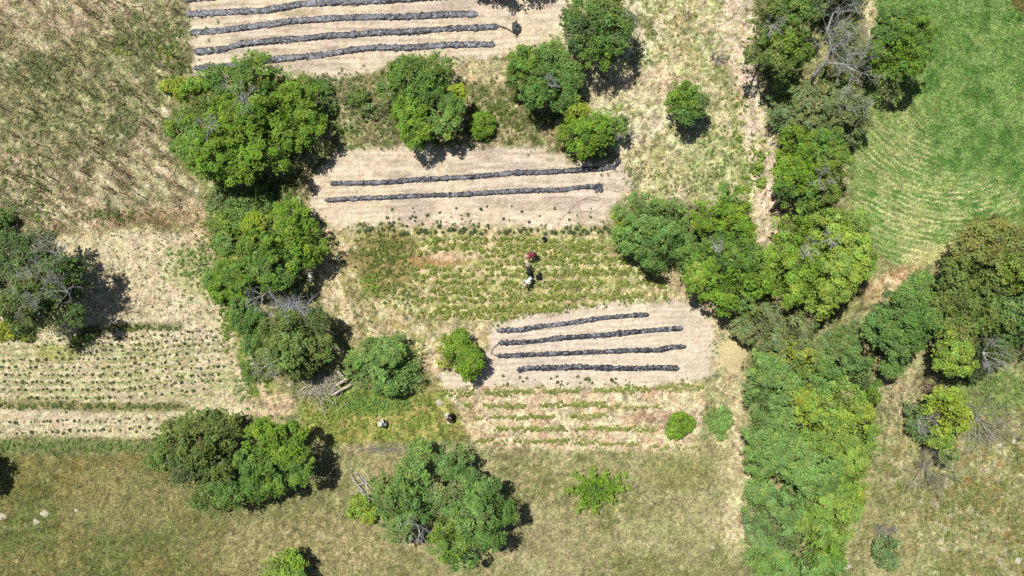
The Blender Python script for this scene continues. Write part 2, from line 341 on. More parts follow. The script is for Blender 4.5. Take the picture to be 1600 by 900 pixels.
def crown(lobes, style, base, pal):
    """lobes: world (x,y,z,r,rz,palette letter)"""
    st = STY[style]; Cs = []; Ns = []; Ss = []; Ks = []
    L = np.array([l[:5] for l in lobes])
    for (x, y, z, r, rz, pk) in lobes:
        c0 = np.array(PAL[pk]); cpal = np.array(PAL[pal])
        rcs = st['rc']; sc = min(1, .35+r/1.9); rcm = (rcs[0]+rcs[1])/2*sc
        ncl = max(6, int(st['cov']*4.2*r*r/(rcm*rcm)*.9))
        d = rng.normal(size=(ncl, 3)); d /= np.linalg.norm(d, axis=1, keepdims=True); d[:, 2] = np.where(d[:, 2] < -.25, -d[:, 2], d[:, 2])
        rad = st['dep'][0]+st['dep'][1]*rng.random((ncl, 1))**.8
        sp = rng.random((ncl, 1)) < .10; rad = np.where(sp, rad+rng.uniform(.05, .3, (ncl, 1)), rad); cc = np.array([x, y, z])+d*rad*np.array([r, r, rz])
        q = ((cc[:, None, :2]-L[None, :, :2])/L[None, :, 3:4]); qz = (cc[:, None, 2]-L[None, :, 2])/L[None, :, 4]
        dd = np.sqrt((q**2).sum(-1)+qz**2).min(1); keep = dd > .62
        gaps = fbm(cc[:, 0], cc[:, 1], 1.1, 70, 2); keep &= gaps > st['gap']*.68
        cc = cc[keep]; d = d[keep]; m = len(cc)
        cc[:, 2] = np.maximum(cc[:, 2], base+.12)
        rc = rng.uniform(*rcs, m)*sc; la = st['leaf']*(.75+.25*sc); cnt = (math.pi*rc*rc*st['dens']/(.5*.62*la*la)*.62).astype(int)+4
        ci = np.repeat(np.arange(m), cnt); n = len(ci)
        e = rng.normal(size=(n, 3)); e /= np.linalg.norm(e, axis=1, keepdims=True); e[:, 2] = np.where(rng.random(n) < .65, np.abs(e[:, 2]), e[:, 2])
        Cs.append(cc[ci]+e*rc[ci][:, None]*(.55+.5*rng.random((n, 1)))*np.array([1, 1, st['flat']]))
        Ns.append(e*.6+d[ci]*.3+np.array([0, 0, 1.0])+rng.normal(size=(n, 3))*.45)
        Ss.append(la*rng.uniform(.65, 1.25, n))
        bl = np.clip(.25+.9*fbm(cc[:, 0], cc[:, 1], 1.6, 71, 2)-.3+rng.normal(size=m)*.2, 0, 1)[:, None] if pk != pal else np.zeros((m, 1)); tint = (c0*(1-bl)+cpal*bl)*rng.uniform(.68, 1.34, (m, 1))*np.stack([rng.uniform(.85, 1.22, m), np.ones(m), rng.uniform(.8, 1.25, m)], 1)
        Ks.append(tint[ci]*rng.uniform(.75, 1.25, (n, 1)))
        # leafy shoots that stick out past the rounded mass
        ns = int(r*(34 if style == 'spiky' else 15))+3; a_ = rng.uniform(0, 6.283, ns); el = rng.uniform(-.05, .75, ns)
        dv = np.stack([np.cos(a_)*np.cos(el), np.sin(a_)*np.cos(el), np.sin(el)], 1); l1 = rng.uniform(1.08, 1.75 if style == 'spiky' else 1.34, ns)
        per = 26; si = np.repeat(np.arange(ns), per); n = len(si); tt = rng.uniform(.0, 1, n); t_ = .7+(l1[si]-.7)*tt
        Cs.append(np.array([x, y, z])+dv[si]*t_[:, None]*np.array([r, r, rz])+rng.normal(size=(n, 3))*(.14*(1.15-tt))[:, None]*min(1, .4+r*.5)); Ns.append(rng.normal(size=(n, 3))*.6+np.array([0, 0, 1.]))
        Ss.append(la*rng.uniform(.6, 1.1, n)); Ks.append((c0*rng.uniform(.8, 1.3, (ns, 1)))[si]*rng.uniform(.8, 1.2, (n, 1)))
        n = int(math.pi*r*r*.75/(.5*.62*st['leaf']**2))
        e = rng.normal(size=(n, 3)); e /= np.linalg.norm(e, axis=1, keepdims=True)
        pos = np.array([x, y, z])+e*(rng.random((n, 1))**.5*.72)*np.array([r, r, rz]); pos[:, 2] = np.maximum(pos[:, 2], base+.05)
        Cs.append(pos); Ns.append(rng.normal(size=(n, 3))+np.array([0, 0, .5])); Ss.append(st['leaf']*rng.uniform(.7, 1.2, n)); Ks.append(c0*.9*rng.uniform(.8, 1.2, (n, 1)))
    return leaves_from(np.vstack(Cs), np.vstack(Ns), np.concatenate(Ss), np.vstack(Ks))
def branching(p, d, ln, r, depth, out, spread=.55, kids=3, droop=0., lift=.1):
    p = np.array(p, float); d = np.array(d, float); d /= np.linalg.norm(d)
    segs = 3; q = p
    for k in range(segs):
        dn = d+rng.normal(size=3)*.16+np.array([0, 0, lift-droop*k]); dn /= np.linalg.norm(dn)
        q2 = q+dn*ln/segs; ra = r*(1-.45*k/segs); rb = r*(1-.45*(k+1)/segs); out.append((q, q2, ra, rb)); 
        if depth > 0 and k >= 1:
            for _ in range(kids-1 if k == 1 else kids):
                nd = dn+rng.normal(size=3)*spread; branching(q2, nd, ln*random.uniform(.5, .72), rb*.62, depth-1, out, spread, kids, droop, lift)
        q = q2; d = dn
def seg_mesh(name, segs, col, m, sides=4):
    V, F = tubes([s[0] for s in segs], [s[1] for s in segs], [max(s[2], .008) for s in segs], [max(s[3], .006) for s in segs], sides)
    c = np.array(col)*np.repeat(rng.uniform(.8, 1.2, (len(segs), 1)), 2*sides, 0)
    return npmesh(name, V, F, c, m)
def px_at(px, py, z):
    k = (CAM_H-z)/CAM_H; return float(wx(px)*k), float(wy(py)*k)
TREES = []
def tree(name, label, cat, group, style, h, pal, lobes, low=False, dead=None):
    h = h*.84; cx = np.mean([l[0] for l in lobes]); cy = np.mean([l[1] for l in lobes]); Rr = max(np.hypot(l[0]-cx, l[1]-cy)+l[2] for l in lobes)
    g0 = float(gz(*px_at(cx, cy, h*.6))); W = []
    for l in lobes:
        f = min(1, math.hypot(l[0]-cx, l[1]-cy)/Rr); r = l[2]*PX*(.86 if l[0] < 560 else .88)
        if low: hl = h*(1-.35*f*f)*min(1., .65+r/3); rz = hl*.62; zc = g0+hl-rz
        else: hl = h*(1-.28*f*f)*random.uniform(.8, 1.12); rz = min(r*.8, hl*.42); zc = g0+hl-rz
        x, y = px_at(l[0], l[1], zc+rz*.3); W.append((x, y, zc, r*(1-zc/CAM_H), rz, l[3] if len(l) > 3 else pal))
    bx = float(np.mean([w[0] for w in W])); by = float(np.mean([w[1] for w in W])); bz = float(gz(bx, by))
    root = empty(name, (bx, by, bz), label, cat, group)
    V, F, K = crown(W, style, g0, pal); V = V-np.array([bx, by, bz])
    obj('foliage' if low else 'crown', npmesh('foliage', V, F, K, M_leaf), root)
    segs = []; th = .07+.022*h if not low else .05
    for w in W:
        a = np.array([0, 0, -.1]); e = np.array([w[0]-bx, w[1]-by, w[2]-bz]); m1 = np.array([e[0]*.12, e[1]*.12, max(.25, e[2]*.38)])
        m2 = (m1+e)/2+rng.normal(size=3)*.12
        rr = th*(.75 if len(W) > 2 else 1)
        for p, q, ra, rb in ((a, m1, rr*1.3, rr*.9), (m1, m2, rr*.85, rr*.55), (m2, e, rr*.55, rr*.25)): segs.append((p, q, ra, rb))
        for _ in range(5 if not low else 2):
            dv = rng.normal(size=3); dv[2] = abs(dv[2])*.6; dv /= np.linalg.norm(dv); segs.append((m2, m2+dv*w[3]*.8, rr*.35, .012)); segs.append((e, e+dv[[1, 0, 2]]*w[3]*.7, rr*.25, .01))
    obj('stem' if low else 'trunk', seg_mesh('trunk', segs, (.16, .13, .1), M_bark, 6), root)
    for (dx, dy, rp, hh) in (dead or []):
        x, y = px_at(dx, dy, hh); sg = []
        for k in range(7):
            a = rng.uniform(0, 6.28); branching((x-bx, y-by, hh-.7), (math.cos(a)*.8, math.sin(a)*.8, .6), rp*PX*.75, .035, 2, sg, .5, 3)
        obj('dead_branch', seg_mesh('dead_branch', sg, alb(190, 188, 184), M_twig, 3), root)
    TREES.append(root); return root
GT = 'trees growing between the plots'; GH = 'trees of the right-hand tree belt'; GB = 'low bushes'
tree('field_tree', 'broadest rounded tree, glossy yellow-green, below the left end of the top plastic rows', 'tree', GT, 'clumpy', 6.2, 'G',
     [(312, 165, 44), (292, 205, 40, 'M'), (325, 235, 44), (372, 250, 44, 'G'), (425, 235, 44, 'G'), (462, 195, 44, 'G'), (452, 145, 44, 'G'), (398, 112, 34, 'M'), (352, 140, 42, 'M'), (385, 185, 60, 'G'), (430, 185, 40, 'G'), (350, 215, 32, 'Y'), (300, 225, 30, 'F')], dead=[(372, 150, 26, 6.0), (320, 195, 16, 5.6)])
tree('bush', 'small yellow-green bush at the upper left edge of the broad glossy tree', 'bush', GB, 'rough', 1.1, 'Y', [(282, 137, 18), (262, 133, 12), (300, 130, 14, 'L')], low=True)
tree('field_tree', 'tall glossy green tree below the broad glossy tree, left of dry grass', 'tree', GT, 'clumpy', 5.2, 'G',
     [(450, 350, 38), (478, 382, 36), (408, 385, 36, 'M'), (432, 418, 38, 'M'), (375, 430, 28, 'M'), (440, 380, 40), (398, 352, 22, 'Y')], dead=[(405, 462, 22, 3.0)])
tree('field_tree', 'olive grey-green tree with bare twigs above the brush pile', 'tree', GT, 'rough', 5.0, 'O',
     [(440, 520, 38), (480, 520, 36), (468, 558, 32), (430, 562, 30, 'S'), (500, 545, 22), (495, 500, 22, 'D'), (450, 545, 34, 'F')], dead=[(415, 570, 22, 3.6)])
tree('bush', 'dull green bush under the ashy dead shrub beside the wheel tracks', 'bush', GB, 'fine', 1.6, 'M', [(392, 505, 26), (400, 535, 26), (378, 480, 20, 'F'), (405, 580, 22, 'O'), (436, 455, 24, 'R')], low=True)
tree('bush', 'spreading green bush where the left field meets the wheel tracks', 'bush', GB, 'fine', 1.3, 'G', [(352, 425, 22), (345, 452, 20), (330, 435, 16, 'F'), (372, 455, 20)], low=True)
tree('bush', 'round feathery mid-green bush left of the small bright tree', 'bush', GB, 'fine', 3.2, 'F', [(578, 560, 34), (622, 556, 36), (612, 588, 32), (600, 572, 46), (635, 590, 24, 'B'), (560, 585, 20)], low=True)
tree('small_tree', 'small bright green tree just left of the four short black rows', 'tree', GT, 'clumpy', 3.0, 'G', [(708, 545, 26), (734, 565, 24), (698, 555, 20, 'Y'), (718, 528, 15), (720, 556, 26), (735, 580, 15)])
tree('field_tree', 'lobed bright green tree with dark gaps on the strip between the top and middle plots', 'tree', GT, 'clumpy', 4.6, 'G',
     [(635, 118, 32, 'M'), (678, 112, 32, 'M'), (615, 140, 26, 'M'), (640, 178, 28), (650, 208, 26), (694, 190, 26, 'F'), (714, 145, 15, 'Y'), (660, 138, 30, 'M'), (705, 165, 20, 'M')])
tree('bush', 'small round vivid green bush right of the lobed tree', 'bush', GB, 'fine', 1.5, 'G', [(752, 195, 21), (745, 188, 12), (760, 203, 12)], low=True)
tree('field_tree', 'mid-green tree with a pale dead limb, left of the upright dark tree', 'tree', GT, 'rough', 4.4, 'M',
     [(818, 98, 28, 'G'), (862, 92, 28, 'F'), (850, 128, 36), (886, 118, 26, 'F'), (832, 150, 22), (878, 150, 24), (808, 122, 18, 'O')], dead=[(858, 128, 14, 4.2)])
tree('field_tree', 'dark green tree with feathery twigs casting its shadow on pale dry ground at the top', 'tree', GT, 'rough', 5.6, 'M',
     [(903, 22, 28), (945, 18, 32, 'O'), (915, 55, 34, 'D'), (958, 52, 30, 'M'), (935, 82, 28, 'G'), (975, 35, 20, 'O')], dead=[(985, 40, 22, 4.2)])
tree('field_tree', 'spreading bright green tree above the right end of the middle plastic rows', 'tree', GT, 'clumpy', 3.6, 'G',
     [(898, 208, 26), (930, 205, 28), (955, 195, 26, 'F'), (900, 168, 20, 'Y'), (912, 228, 18), (940, 222, 20, 'M')], dead=[(982, 200, 24, 2.2)])
tree('small_tree', 'small round green tree standing alone on cream dry ground', 'tree', GT, 'rough', 3.8, 'M', [(1060, 160, 22, 'G'), (1084, 165, 22), (1073, 150, 22, 'G'), (1072, 178, 20), (1095, 160, 14, 'T')])
tree('field_tree', 'tree beyond the top edge, its round shadow beside the plastic rows', 'tree', GT, 'rough', 5.5, 'M', [(752, -62, 34), (790, -66, 38), (825, -60, 30), (780, -95, 36)])
# belt on the right
tree('field_tree', 'dark olive-green tree at the top of the belt, left of the bare grey tree', 'tree', GH, 'rough', 6.5, 'O',
     [(1200, 20, 34), (1240, 28, 34, 'M'), (1196, 65, 32, 'O'), (1236, 72, 36, 'G'), (1215, 95, 26, 'O'), (1262, 12, 26, 'M'), (1225, -25, 36, 'G'), (1175, 88, 14, 'O'), (1222, 50, 30, 'D')], dead=[(1210, 35, 16, 6.4)])
tree('field_tree', 'dense dark tree at the top edge behind the bare grey tree', 'tree', GH, 'rough', 5.5, 'D', [(1300, -22, 34), (1335, -26, 30), (1310, -60, 40, 'M')])
tree('field_tree', 'round green tree on the edge of the green field with a square dark shadow', 'tree', GH, 'fine', 6.0, 'M',
     [(1398, 48, 32), (1430, 55, 34, 'G'), (1382, 88, 28, 'G'), (1418, 92, 32, 'G'), (1446, 78, 20, 'M'), (1392, 25, 22, 'F'), (1425, 30, 24, 'M')])
tree('shrub', 'dull grey-green shrub mass below the bare grey tree', 'shrub', GH, 'fine', 4.0, 'S', [(1232, 150, 30, 'T'), (1278, 165, 40), (1325, 168, 32), (1222, 185, 24, 'T'), (1310, 198, 34), (1262, 195, 34, 'S'), (1230, 130, 20, 'L'), (1345, 190, 20)], dead=[(1335, 160, 26, 3.4)])
tree('field_tree', 'clumpy vivid green tree beside the dirt path, below the grey-green shrub mass', 'tree', GH, 'clumpy', 5.5, 'G',
     [(1250, 228, 34), (1290, 230, 34, 'M'), (1240, 272, 34), (1282, 275, 34), (1262, 305, 26, 'M'), (1308, 255, 24, 'O'), (1225, 300, 18, 'M'), (1295, 300, 20, 'O')], dead=[(1285, 280, 20, 4.6)])
tree('field_tree', 'dense fine-leaved green tree at the right corner of the middle crop plot', 'tree', GH, 'fine', 4.6, 'F',
     [(998, 342, 40), (1040, 345, 38, 'F'), (984, 368, 30), (1028, 390, 38, 'M'), (1060, 375, 32, 'M'), (1000, 320, 22), (968, 340, 14, 'Y'), (1015, 365, 40, 'F')])
tree('field_tree', 'bright clumpy green tree at the left side of the dirt path end', 'tree', GH, 'clumpy', 4.6, 'G', [(1130, 345, 30), (1148, 318, 26), (1104, 338, 24), (1158, 362, 24), (1120, 368, 28, 'M'), (1138, 300, 16, 'F')])
tree('field_tree', 'large clumpy green tree below the dirt path end, above the short plastic rows', 'tree', GH, 'clumpy', 5.6, 'G',
     [(1078, 408, 24, 'M'), (1118, 408, 34, 'M'), (1158, 402, 34, 'M'), (1105, 440, 32), (1142, 448, 34), (1178, 435, 32, 'G'), (1090, 432, 20, 'L'), (1135, 478, 16), (1160, 470, 18, 'F')], dead=[(1120, 383, 12, 5.2)])
tree('field_tree', 'widest bright green tree at the centre of the belt, below the clumpy vivid tree', 'tree', GH, 'clumpy', 6.2, 'L',
     [(1238, 368, 36, 'G'), (1288, 358, 36, 'L'), (1328, 378, 34, 'L'), (1220, 412, 36, 'G'), (1265, 420, 42, 'G'), (1310, 425, 38, 'L'), (1345, 408, 26, 'L'), (1282, 468, 28, 'L'), (1235, 452, 30, 'G'), (1300, 455, 26), (1342, 345, 20, 'F'), (1200, 430, 24, 'G')], dead=[(1268, 385, 16, 6.1), (1302, 372, 14, 6.0)])
tree('field_tree', 'deep green round tree below the tan patch beside the green field', 'tree', GH, 'rough', 5.5, 'M',
     [(1402, 488, 36, 'B'), (1376, 515, 30, 'B'), (1430, 465, 32, 'F'), (1424, 515, 36, 'M'), (1450, 490, 28, 'F'), (1405, 545, 22, 'B'), (1440, 440, 20, 'F')])
tree('conifer', 'brownish olive tree at the lower corner of the green field by the right edge', 'tree', GH, 'rough', 7.0, 'R', [(1530, 378, 36), (1568, 368, 36), (1605, 385, 42), (1555, 410, 36, 'O'), (1640, 380, 40), (1595, 425, 32, 'G')])
tree('conifer', 'dark olive shaggy tree between the deep green and the brownish tree', 'tree', GH, 'rough', 6.5, 'O', [(1508, 425, 34), (1545, 450, 38), (1488, 465, 32), (1525, 490, 38), (1560, 495, 30), (1505, 510, 30, 'R'), (1490, 430, 20, 'M')])
tree('conifer', 'blue-grey green tree at the right edge under the brownish tree', 'tree', GH, 'rough', 6.0, 'B', [(1590, 470, 38), (1612, 510, 40), (1575, 520, 28, 'M'), (1630, 460, 36), (1600, 430, 26, 'B')])
tree('field_tree', 'small yellow-green tree at the foot of the dark olive shaggy tree', 'tree', GH, 'rough', 5.0, 'L', [(1492, 545, 28), (1480, 562, 24, 'L'), (1506, 565, 22, 'L'), (1480, 525, 22, 'O')])
tree('shrub', 'dark grey twiggy shrub right of the small yellow-green tree', 'shrub', GH, 'loose', 4.2, 'D', [(1545, 550, 30), (1530, 572, 22), (1568, 545, 24, 'O')], dead=[(1545, 552, 30, 4.0)])
tree('shrub', 'green shrub squeezed between the hedge top and the deep green round tree', 'shrub', GH, 'fine', 3.6, 'M', [(1338, 568, 26, 'B'), (1352, 598, 24, 'M'), (1362, 622, 16, 'G'), (1318, 535, 26, 'S'), (1335, 520, 18, 'S'), (1395, 575, 18, 'F')])
tree('shrub', 'grey-green shrub with yellow patches at the upper end of the bottom hedge', 'shrub', GH, 'fine', 3.6, 'S', [(1168, 512, 26, 'S'), (1198, 500, 30, 'S'), (1172, 490, 18, 'O'), (1220, 540, 26, 'Y'), (1248, 520, 28, 'S'), (1262, 560, 30, 'Y'), (1205, 528, 24, 'S'), (1290, 545, 24, 'F')])
tree('hedge_tree', 'blue-green tree beside the straw heap in the bottom hedge', 'tree', GH, 'fine', 4.4, 'F', [(1190, 572, 28, 'F'), (1212, 600, 36, 'F'), (1190, 628, 28, 'B'), (1240, 585, 30, 'F'), (1235, 630, 30, 'B'), (1185, 600, 24, 'B')])
tree('hedge_tree', 'yellow-green tree bulging from the right side of the bottom hedge', 'tree', GH, 'fine', 6.4, 'F', [(1288, 598, 34, 'M'), (1318, 632, 38, 'L'), (1338, 682, 34, 'L'), (1292, 672, 38, 'L'), (1272, 635, 34, 'Y'), (1345, 650, 22, 'Y'), (1330, 715, 28, 'L')])
tree('hedge_tree', 'blue-green tree leaning over the pale strip midway down the bottom hedge', 'tree', GH, 'fine', 4.8, 'F', [(1190, 672, 30), (1228, 672, 36, 'F'), (1192, 718, 32), (1236, 722, 36, 'B'), (1210, 695, 34), (1255, 700, 26, 'F')])
tree('hedge_tree', 'light green tree low on the right side of the bottom hedge', 'tree', GH, 'fine', 6.0, 'F', [(1285, 735, 36), (1325, 748, 32, 'G'), (1298, 782, 36, 'L'), (1328, 792, 26, 'L'), (1265, 765, 28), (1345, 765, 18, 'Y')])
tree('hedge_tree', 'teal-green tree on the left side at the very bottom of the hedge', 'tree', GH, 'fine', 4.6, 'F', [(1188, 782, 32), (1228, 785, 34, 'B'), (1192, 828, 32, 'T'), (1232, 845, 36, 'B'), (1185, 865, 26), (1215, 890, 34)])
tree('hedge_tree', 'yellowish green tree on the right side at the very bottom of the hedge', 'tree', GH, 'fine', 4.6, 'F', [(1272, 822, 32, 'L'), (1290, 855, 32, 'G'), (1262, 890, 34, 'F'), (1312, 825, 24, 'L'), (1300, 895, 28, 'M'), (1270, 935, 30, 'M')])
tree('small_tree', 'small yellow-green tree ringed by grey dead twigs on the lower right meadow', 'tree', GH, 'rough', 3.6, 'L', [(1472, 632, 26, 'Y'), (1492, 655, 26, 'Y'), (1470, 685, 22, 'L'), (1492, 625, 18, 'L'), (1482, 712, 16, 'S')])
tree('bush', 'blue-grey bush at the left side of the twig-ringed small tree', 'bush', GB, 'loose', 2.2, 'T', [(1432, 648, 22), (1442, 672, 20, 'T'), (1425, 665, 14)], low=True, dead=[(1440, 655, 22, 1.8)])
tree('bush', 'small dark teal bush right of the hedge near the bottom edge', 'bush', GB, 'loose', 1.8, 'T', [(1384, 852, 19), (1388, 875, 17), (1375, 862, 12)], low=True)
# left and bottom
tree('field_tree', 'huge dark grey-green tree at the left edge, its jagged shadow on pale soil', 'tree', GT, 'loose', 6.6, 'D',
     [(22, 395, 34, 'M'), (62, 395, 38), (92, 425, 34, 'M'), (18, 440, 40, 'S'), (62, 450, 44, 'O'), (98, 470, 34), (25, 485, 40, 'O'), (72, 500, 36, 'O'), (-12, 375, 36), (-20, 470, 40), (-10, 430, 40), (45, 420, 40, 'S'), (45, 475, 40, 'S'), (116, 442, 22), (120, 492, 20, 'M'), (124, 412, 15)], dead=[(60, 440, 30, 6.4), (95, 455, 26, 6.0), (30, 470, 26, 6.0), (75, 395, 24, 5.6)])
tree('bush', 'yellow-green bush under the huge dark tree at the left edge', 'bush', GB, 'rough', 1.2, 'Y', [(12, 515, 16), (2, 525, 12), (40, 524, 10, 'O')], low=True)
tree('bush', 'dark green bush at the left edge above the huge dark tree', 'bush', GB, 'rough', 2.2, 'M', [(2, 345, 20), (-15, 355, 24)], low=True)
tree('field_tree', 'dark olive tree at the lower left, joined to a brighter tree on its right', 'tree', GT, 'rough', 5.2, 'O',
     [(270, 690, 32), (308, 668, 32, 'O'), (348, 672, 34, 'O'), (288, 728, 36, 'D'), (332, 730, 38, 'O'), (318, 772, 30, 'M'), (358, 772, 28, 'M'), (252, 718, 20, 'M'), (300, 700, 34, 'O')])
tree('field_tree', 'bright green round tree at the lower left, joined to a darker olive tree', 'tree', GT, 'clumpy', 5.4, 'G',
     [(412, 685, 34, 'G'), (450, 695, 36, 'G'), (432, 735, 40, 'M'), (402, 758, 28, 'M'), (466, 735, 26, 'M'), (392, 720, 26, 'M')])
tree('field_tree', 'left half of the big bottom tree pair, open crown with dead limbs inside', 'tree', GT, 'rough', 5.4, 'F',
     [(658, 708, 24, 'F'), (642, 748, 34), (612, 782, 30, 'M'), (655, 785, 32, 'M'), (622, 822, 28, 'S'), (600, 755, 22, 'O')], dead=[(650, 825, 26, 3.6)])
tree('field_tree', 'right half of the big bottom tree pair, dense dark green crown', 'tree', GT, 'clumpy', 6.0, 'M',
     [(708, 722, 32, 'B'), (748, 762, 34, 'B'), (778, 795, 30, 'M'), (740, 805, 38, 'F'), (700, 845, 34, 'G'), (722, 865, 28, 'F'), (765, 838, 26, 'M'), (695, 780, 26, 'S')])
tree('bush', 'yellow-green bush beside the leaning bundle of grey poles', 'bush', GB, 'rough', 1.4, 'L', [(562, 788, 18), (575, 805, 14, 'Y'), (552, 800, 12)], low=True)
tree('shrub', 'spiky bright green shrub alone on the lower meadow', 'shrub', GB, 'spiky', 1.8, 'G', [(930, 766, 13, 'M'), (928, 751, 8), (927, 742, 6, 'L'), (926, 733, 4, 'L'), (939, 753, 8), (944, 745, 6, 'L'), (949, 738, 4, 'L'), (951, 755, 8), (964, 748, 6, 'L'), (976, 742, 4, 'L'), (954, 764, 8), (968, 763, 6, 'L'), (982, 762, 4, 'L'), (942, 773, 8), (950, 777, 6, 'L'), (957, 781, 4, 'L'), (930, 781, 8), (930, 790, 6, 'L'), (930, 798, 4, 'L'), (917, 780, 8), (910, 789, 6, 'L'), (903, 797, 4, 'L'), (909, 766, 8), (896, 767, 6, 'L'), (885, 767, 4, 'L'), (915, 755, 8), (906, 748, 6, 'L'), (898, 742, 4, 'L')], low=True)
tree('small_tree', 'bright green tree cut by the bottom edge of the photo', 'tree', GT, 'clumpy', 3.6, 'L', [(432, 888, 24), (455, 880, 22, 'G'), (460, 908, 28, 'M'), (425, 918, 26)])
tree('small_tree', 'tree beyond the left edge whose dark shadow reaches the meadow', 'tree', GT, 'rough', 4.0, 'M', [(-42, 735, 26), (-62, 720, 26), (-58, 750, 24)])
tree('bush', 'low rounded green bush at the right end of the lower crop rows', 'bush', GB, 'fine', 1.1, 'G', [(1062, 660, 18), (1058, 672, 14), (1075, 662, 12), (1048, 675, 9, 'L')], low=True)
tree('bush', 'flat fresh green bush right of the low rounded bush near the hedge', 'bush', GB, 'fine', .7, 'F', [(1112, 650, 12), (1130, 648, 13, 'F'), (1122, 665, 14, 'F'), (1136, 660, 10), (1125, 680, 9)], low=True)
tree('bush', 'bright weedy bush beside the dirt path left of the clumpy vivid tree', 'bush', GB, 'loose', .9, 'L', [(1187, 242, 9), (1183, 262, 11), (1190, 284, 8)], low=True)
tree('bush', 'soft dull green bush right of the broad glossy tree', 'bush', GB, 'fine', 1.3, 'M', [(502, 140, 18), (510, 165, 16, 'S'), (488, 128, 14), (560, 150, 16, 'O'), (575, 175, 14, 'S')], low=True)
tree('bush', 'low weedy green bush between the broad glossy tree and the tall glossy tree', 'bush', GB, 'loose', .9, 'F', [(350, 305, 24, 'S'), (380, 318, 26), (410, 308, 22, 'M'), (362, 345, 22, 'G'), (350, 380, 18)], low=True)
tree('bush', 'dark weed bush at the lower edge of the huge dark tree shadow', 'bush', GB, 'rough', .7, 'O', [(133, 524, 13), (118, 530, 9, 'L'), (148, 518, 8)], low=True)
tree('bush', 'dull bush in the weeds under the lobed tree, left of the mid-green tree', 'bush', GB, 'loose', .7, 'S', [(600, 175, 16), (800, 165, 18, 'O'), (812, 190, 16, 'S')][:1], low=True)

# bare grey trees and dead shrubs
def dead_shrub(name, label, cat, px, py, rp, h, n=12, depth=2, col=(150, 146, 140), group=None, base=None, dirs=None, r0=.05, spread=.55):
    x, y = px_at(px, py, .3); z = float(gz(x, y)); root = empty(name, (x, y, z), label, cat, group); sg = []
    for k in range(n):
        a = rng.uniform(0, 6.28) if dirs is None else rng.uniform(*dirs)
        branching((rng.normal()*.1, rng.normal()*.1, -.05), (math.cos(a), math.sin(a), h/(rp*PX)*rng.uniform(.5, 1.2)), rp*PX*rng.uniform(.6, .95), r0, depth, sg, spread, 3)
    obj('branch', seg_mesh('branch', sg, alb(*col), M_twig, 3), root); return root
def bare_tree():
    x, y = px_at(1266, 133, .3); z = float(gz(x, y)); root = empty('bare_tree', (x, y, z), 'bare grey dead tree with a pale leaning trunk among the top right trees', 'tree', GH)
    pts = [(1266, 133, .2), (1272, 118, 1.6), (1290, 98, 3.0), (1298, 72, 4.0), (1292, 48, 4.8), (1302, 20, 5.6)]
    P = [np.array([*px_at(a, b, c), c])-np.array([x, y, z]) for a, b, c in pts]; rad = [.2, .17, .13, .1, .075, .05]
    tr = [(P[i], P[i+1], rad[i], rad[i+1]) for i in range(5)]
    b2 = [np.array([*px_at(a, b, c), c])-np.array([x, y, z]) for a, b, c in ((1290, 98, 3.0), (1318, 100, 3.6), (1335, 110, 3.9))]
    tr += [(b2[0], b2[1], .09, .06), (b2[1], b2[2], .06, .04)]
    obj('trunk', seg_mesh('trunk', tr, alb(205, 202, 192), M_bark, 7), root)
    for q in (P[2], P[3], P[4], P[5], b2[1], b2[2], P[3]+np.array([.8, 0, 0]), P[4]+np.array([1, -.4, -.4])):
        sg = []
        for k in range(5):
            d = rng.normal(size=3); d[0] += .5; d[2] = abs(d[2])*.5; branching(q, d, 1.3, .016, 2, sg, .6, 3)
        obj('branch', seg_mesh('branch', sg, alb(182, 182, 176), M_twig, 3), root)
bare_tree()
tree('shrub', 'pale olive shrub showing through the twigs of the bare grey tree', 'shrub', GH, 'loose', 2.6, 'S', [(1320, 55, 26), (1332, 95, 26, 'S'), (1310, 120, 26, 'O'), (1325, 25, 18, 'L')], low=True)
GD = 'dead grey shrubs'
dead_shrub('dead_shrub', 'ashy dead shrub between the tall glossy tree and the olive grey-green tree', 'dead shrub', 458, 478, 36, 3.6, 22, col=(214, 216, 222), group=GD)
dead_shrub('dead_shrub', 'dead grey shrub in the right side of the twig-ringed small tree', 'dead shrub', 1528, 655, 40, 1.6, 20, col=(168, 164, 156), group=GD, r0=.03)
dead_shrub('dead_shrub', 'dead grey shrub below the twig-ringed small tree', 'dead shrub', 1445, 728, 38, 1.4, 20, col=(168, 162, 150), group=GD, r0=.03)
dead_shrub('dead_shrub', 'small brown dead shrub between the hedge and the deep green round tree', 'dead shrub', 1445, 605, 22, 1.0, 12, col=(150, 130, 112), group=GD)
dead_shrub('dead_shrub', 'dry twiggy shrub in the gap between the fine-leaved and the clumpy tree', 'dead shrub', 1082, 330, 16, 1.0, 10, col=(190, 176, 150), group=GD)
dead_shrub('dead_shrub', 'thin dry weed stand on the left verge of the pale path', 'dead shrub', 1120, 90, 12, .7, 9, col=(160, 150, 150), group=GD)
dead_shrub('dead_shrub', 'dead grey twigs beside the small dark teal bush near the bottom edge', 'dead shrub', 1380, 828, 16, .8, 9, col=(170, 165, 158), group=GD)

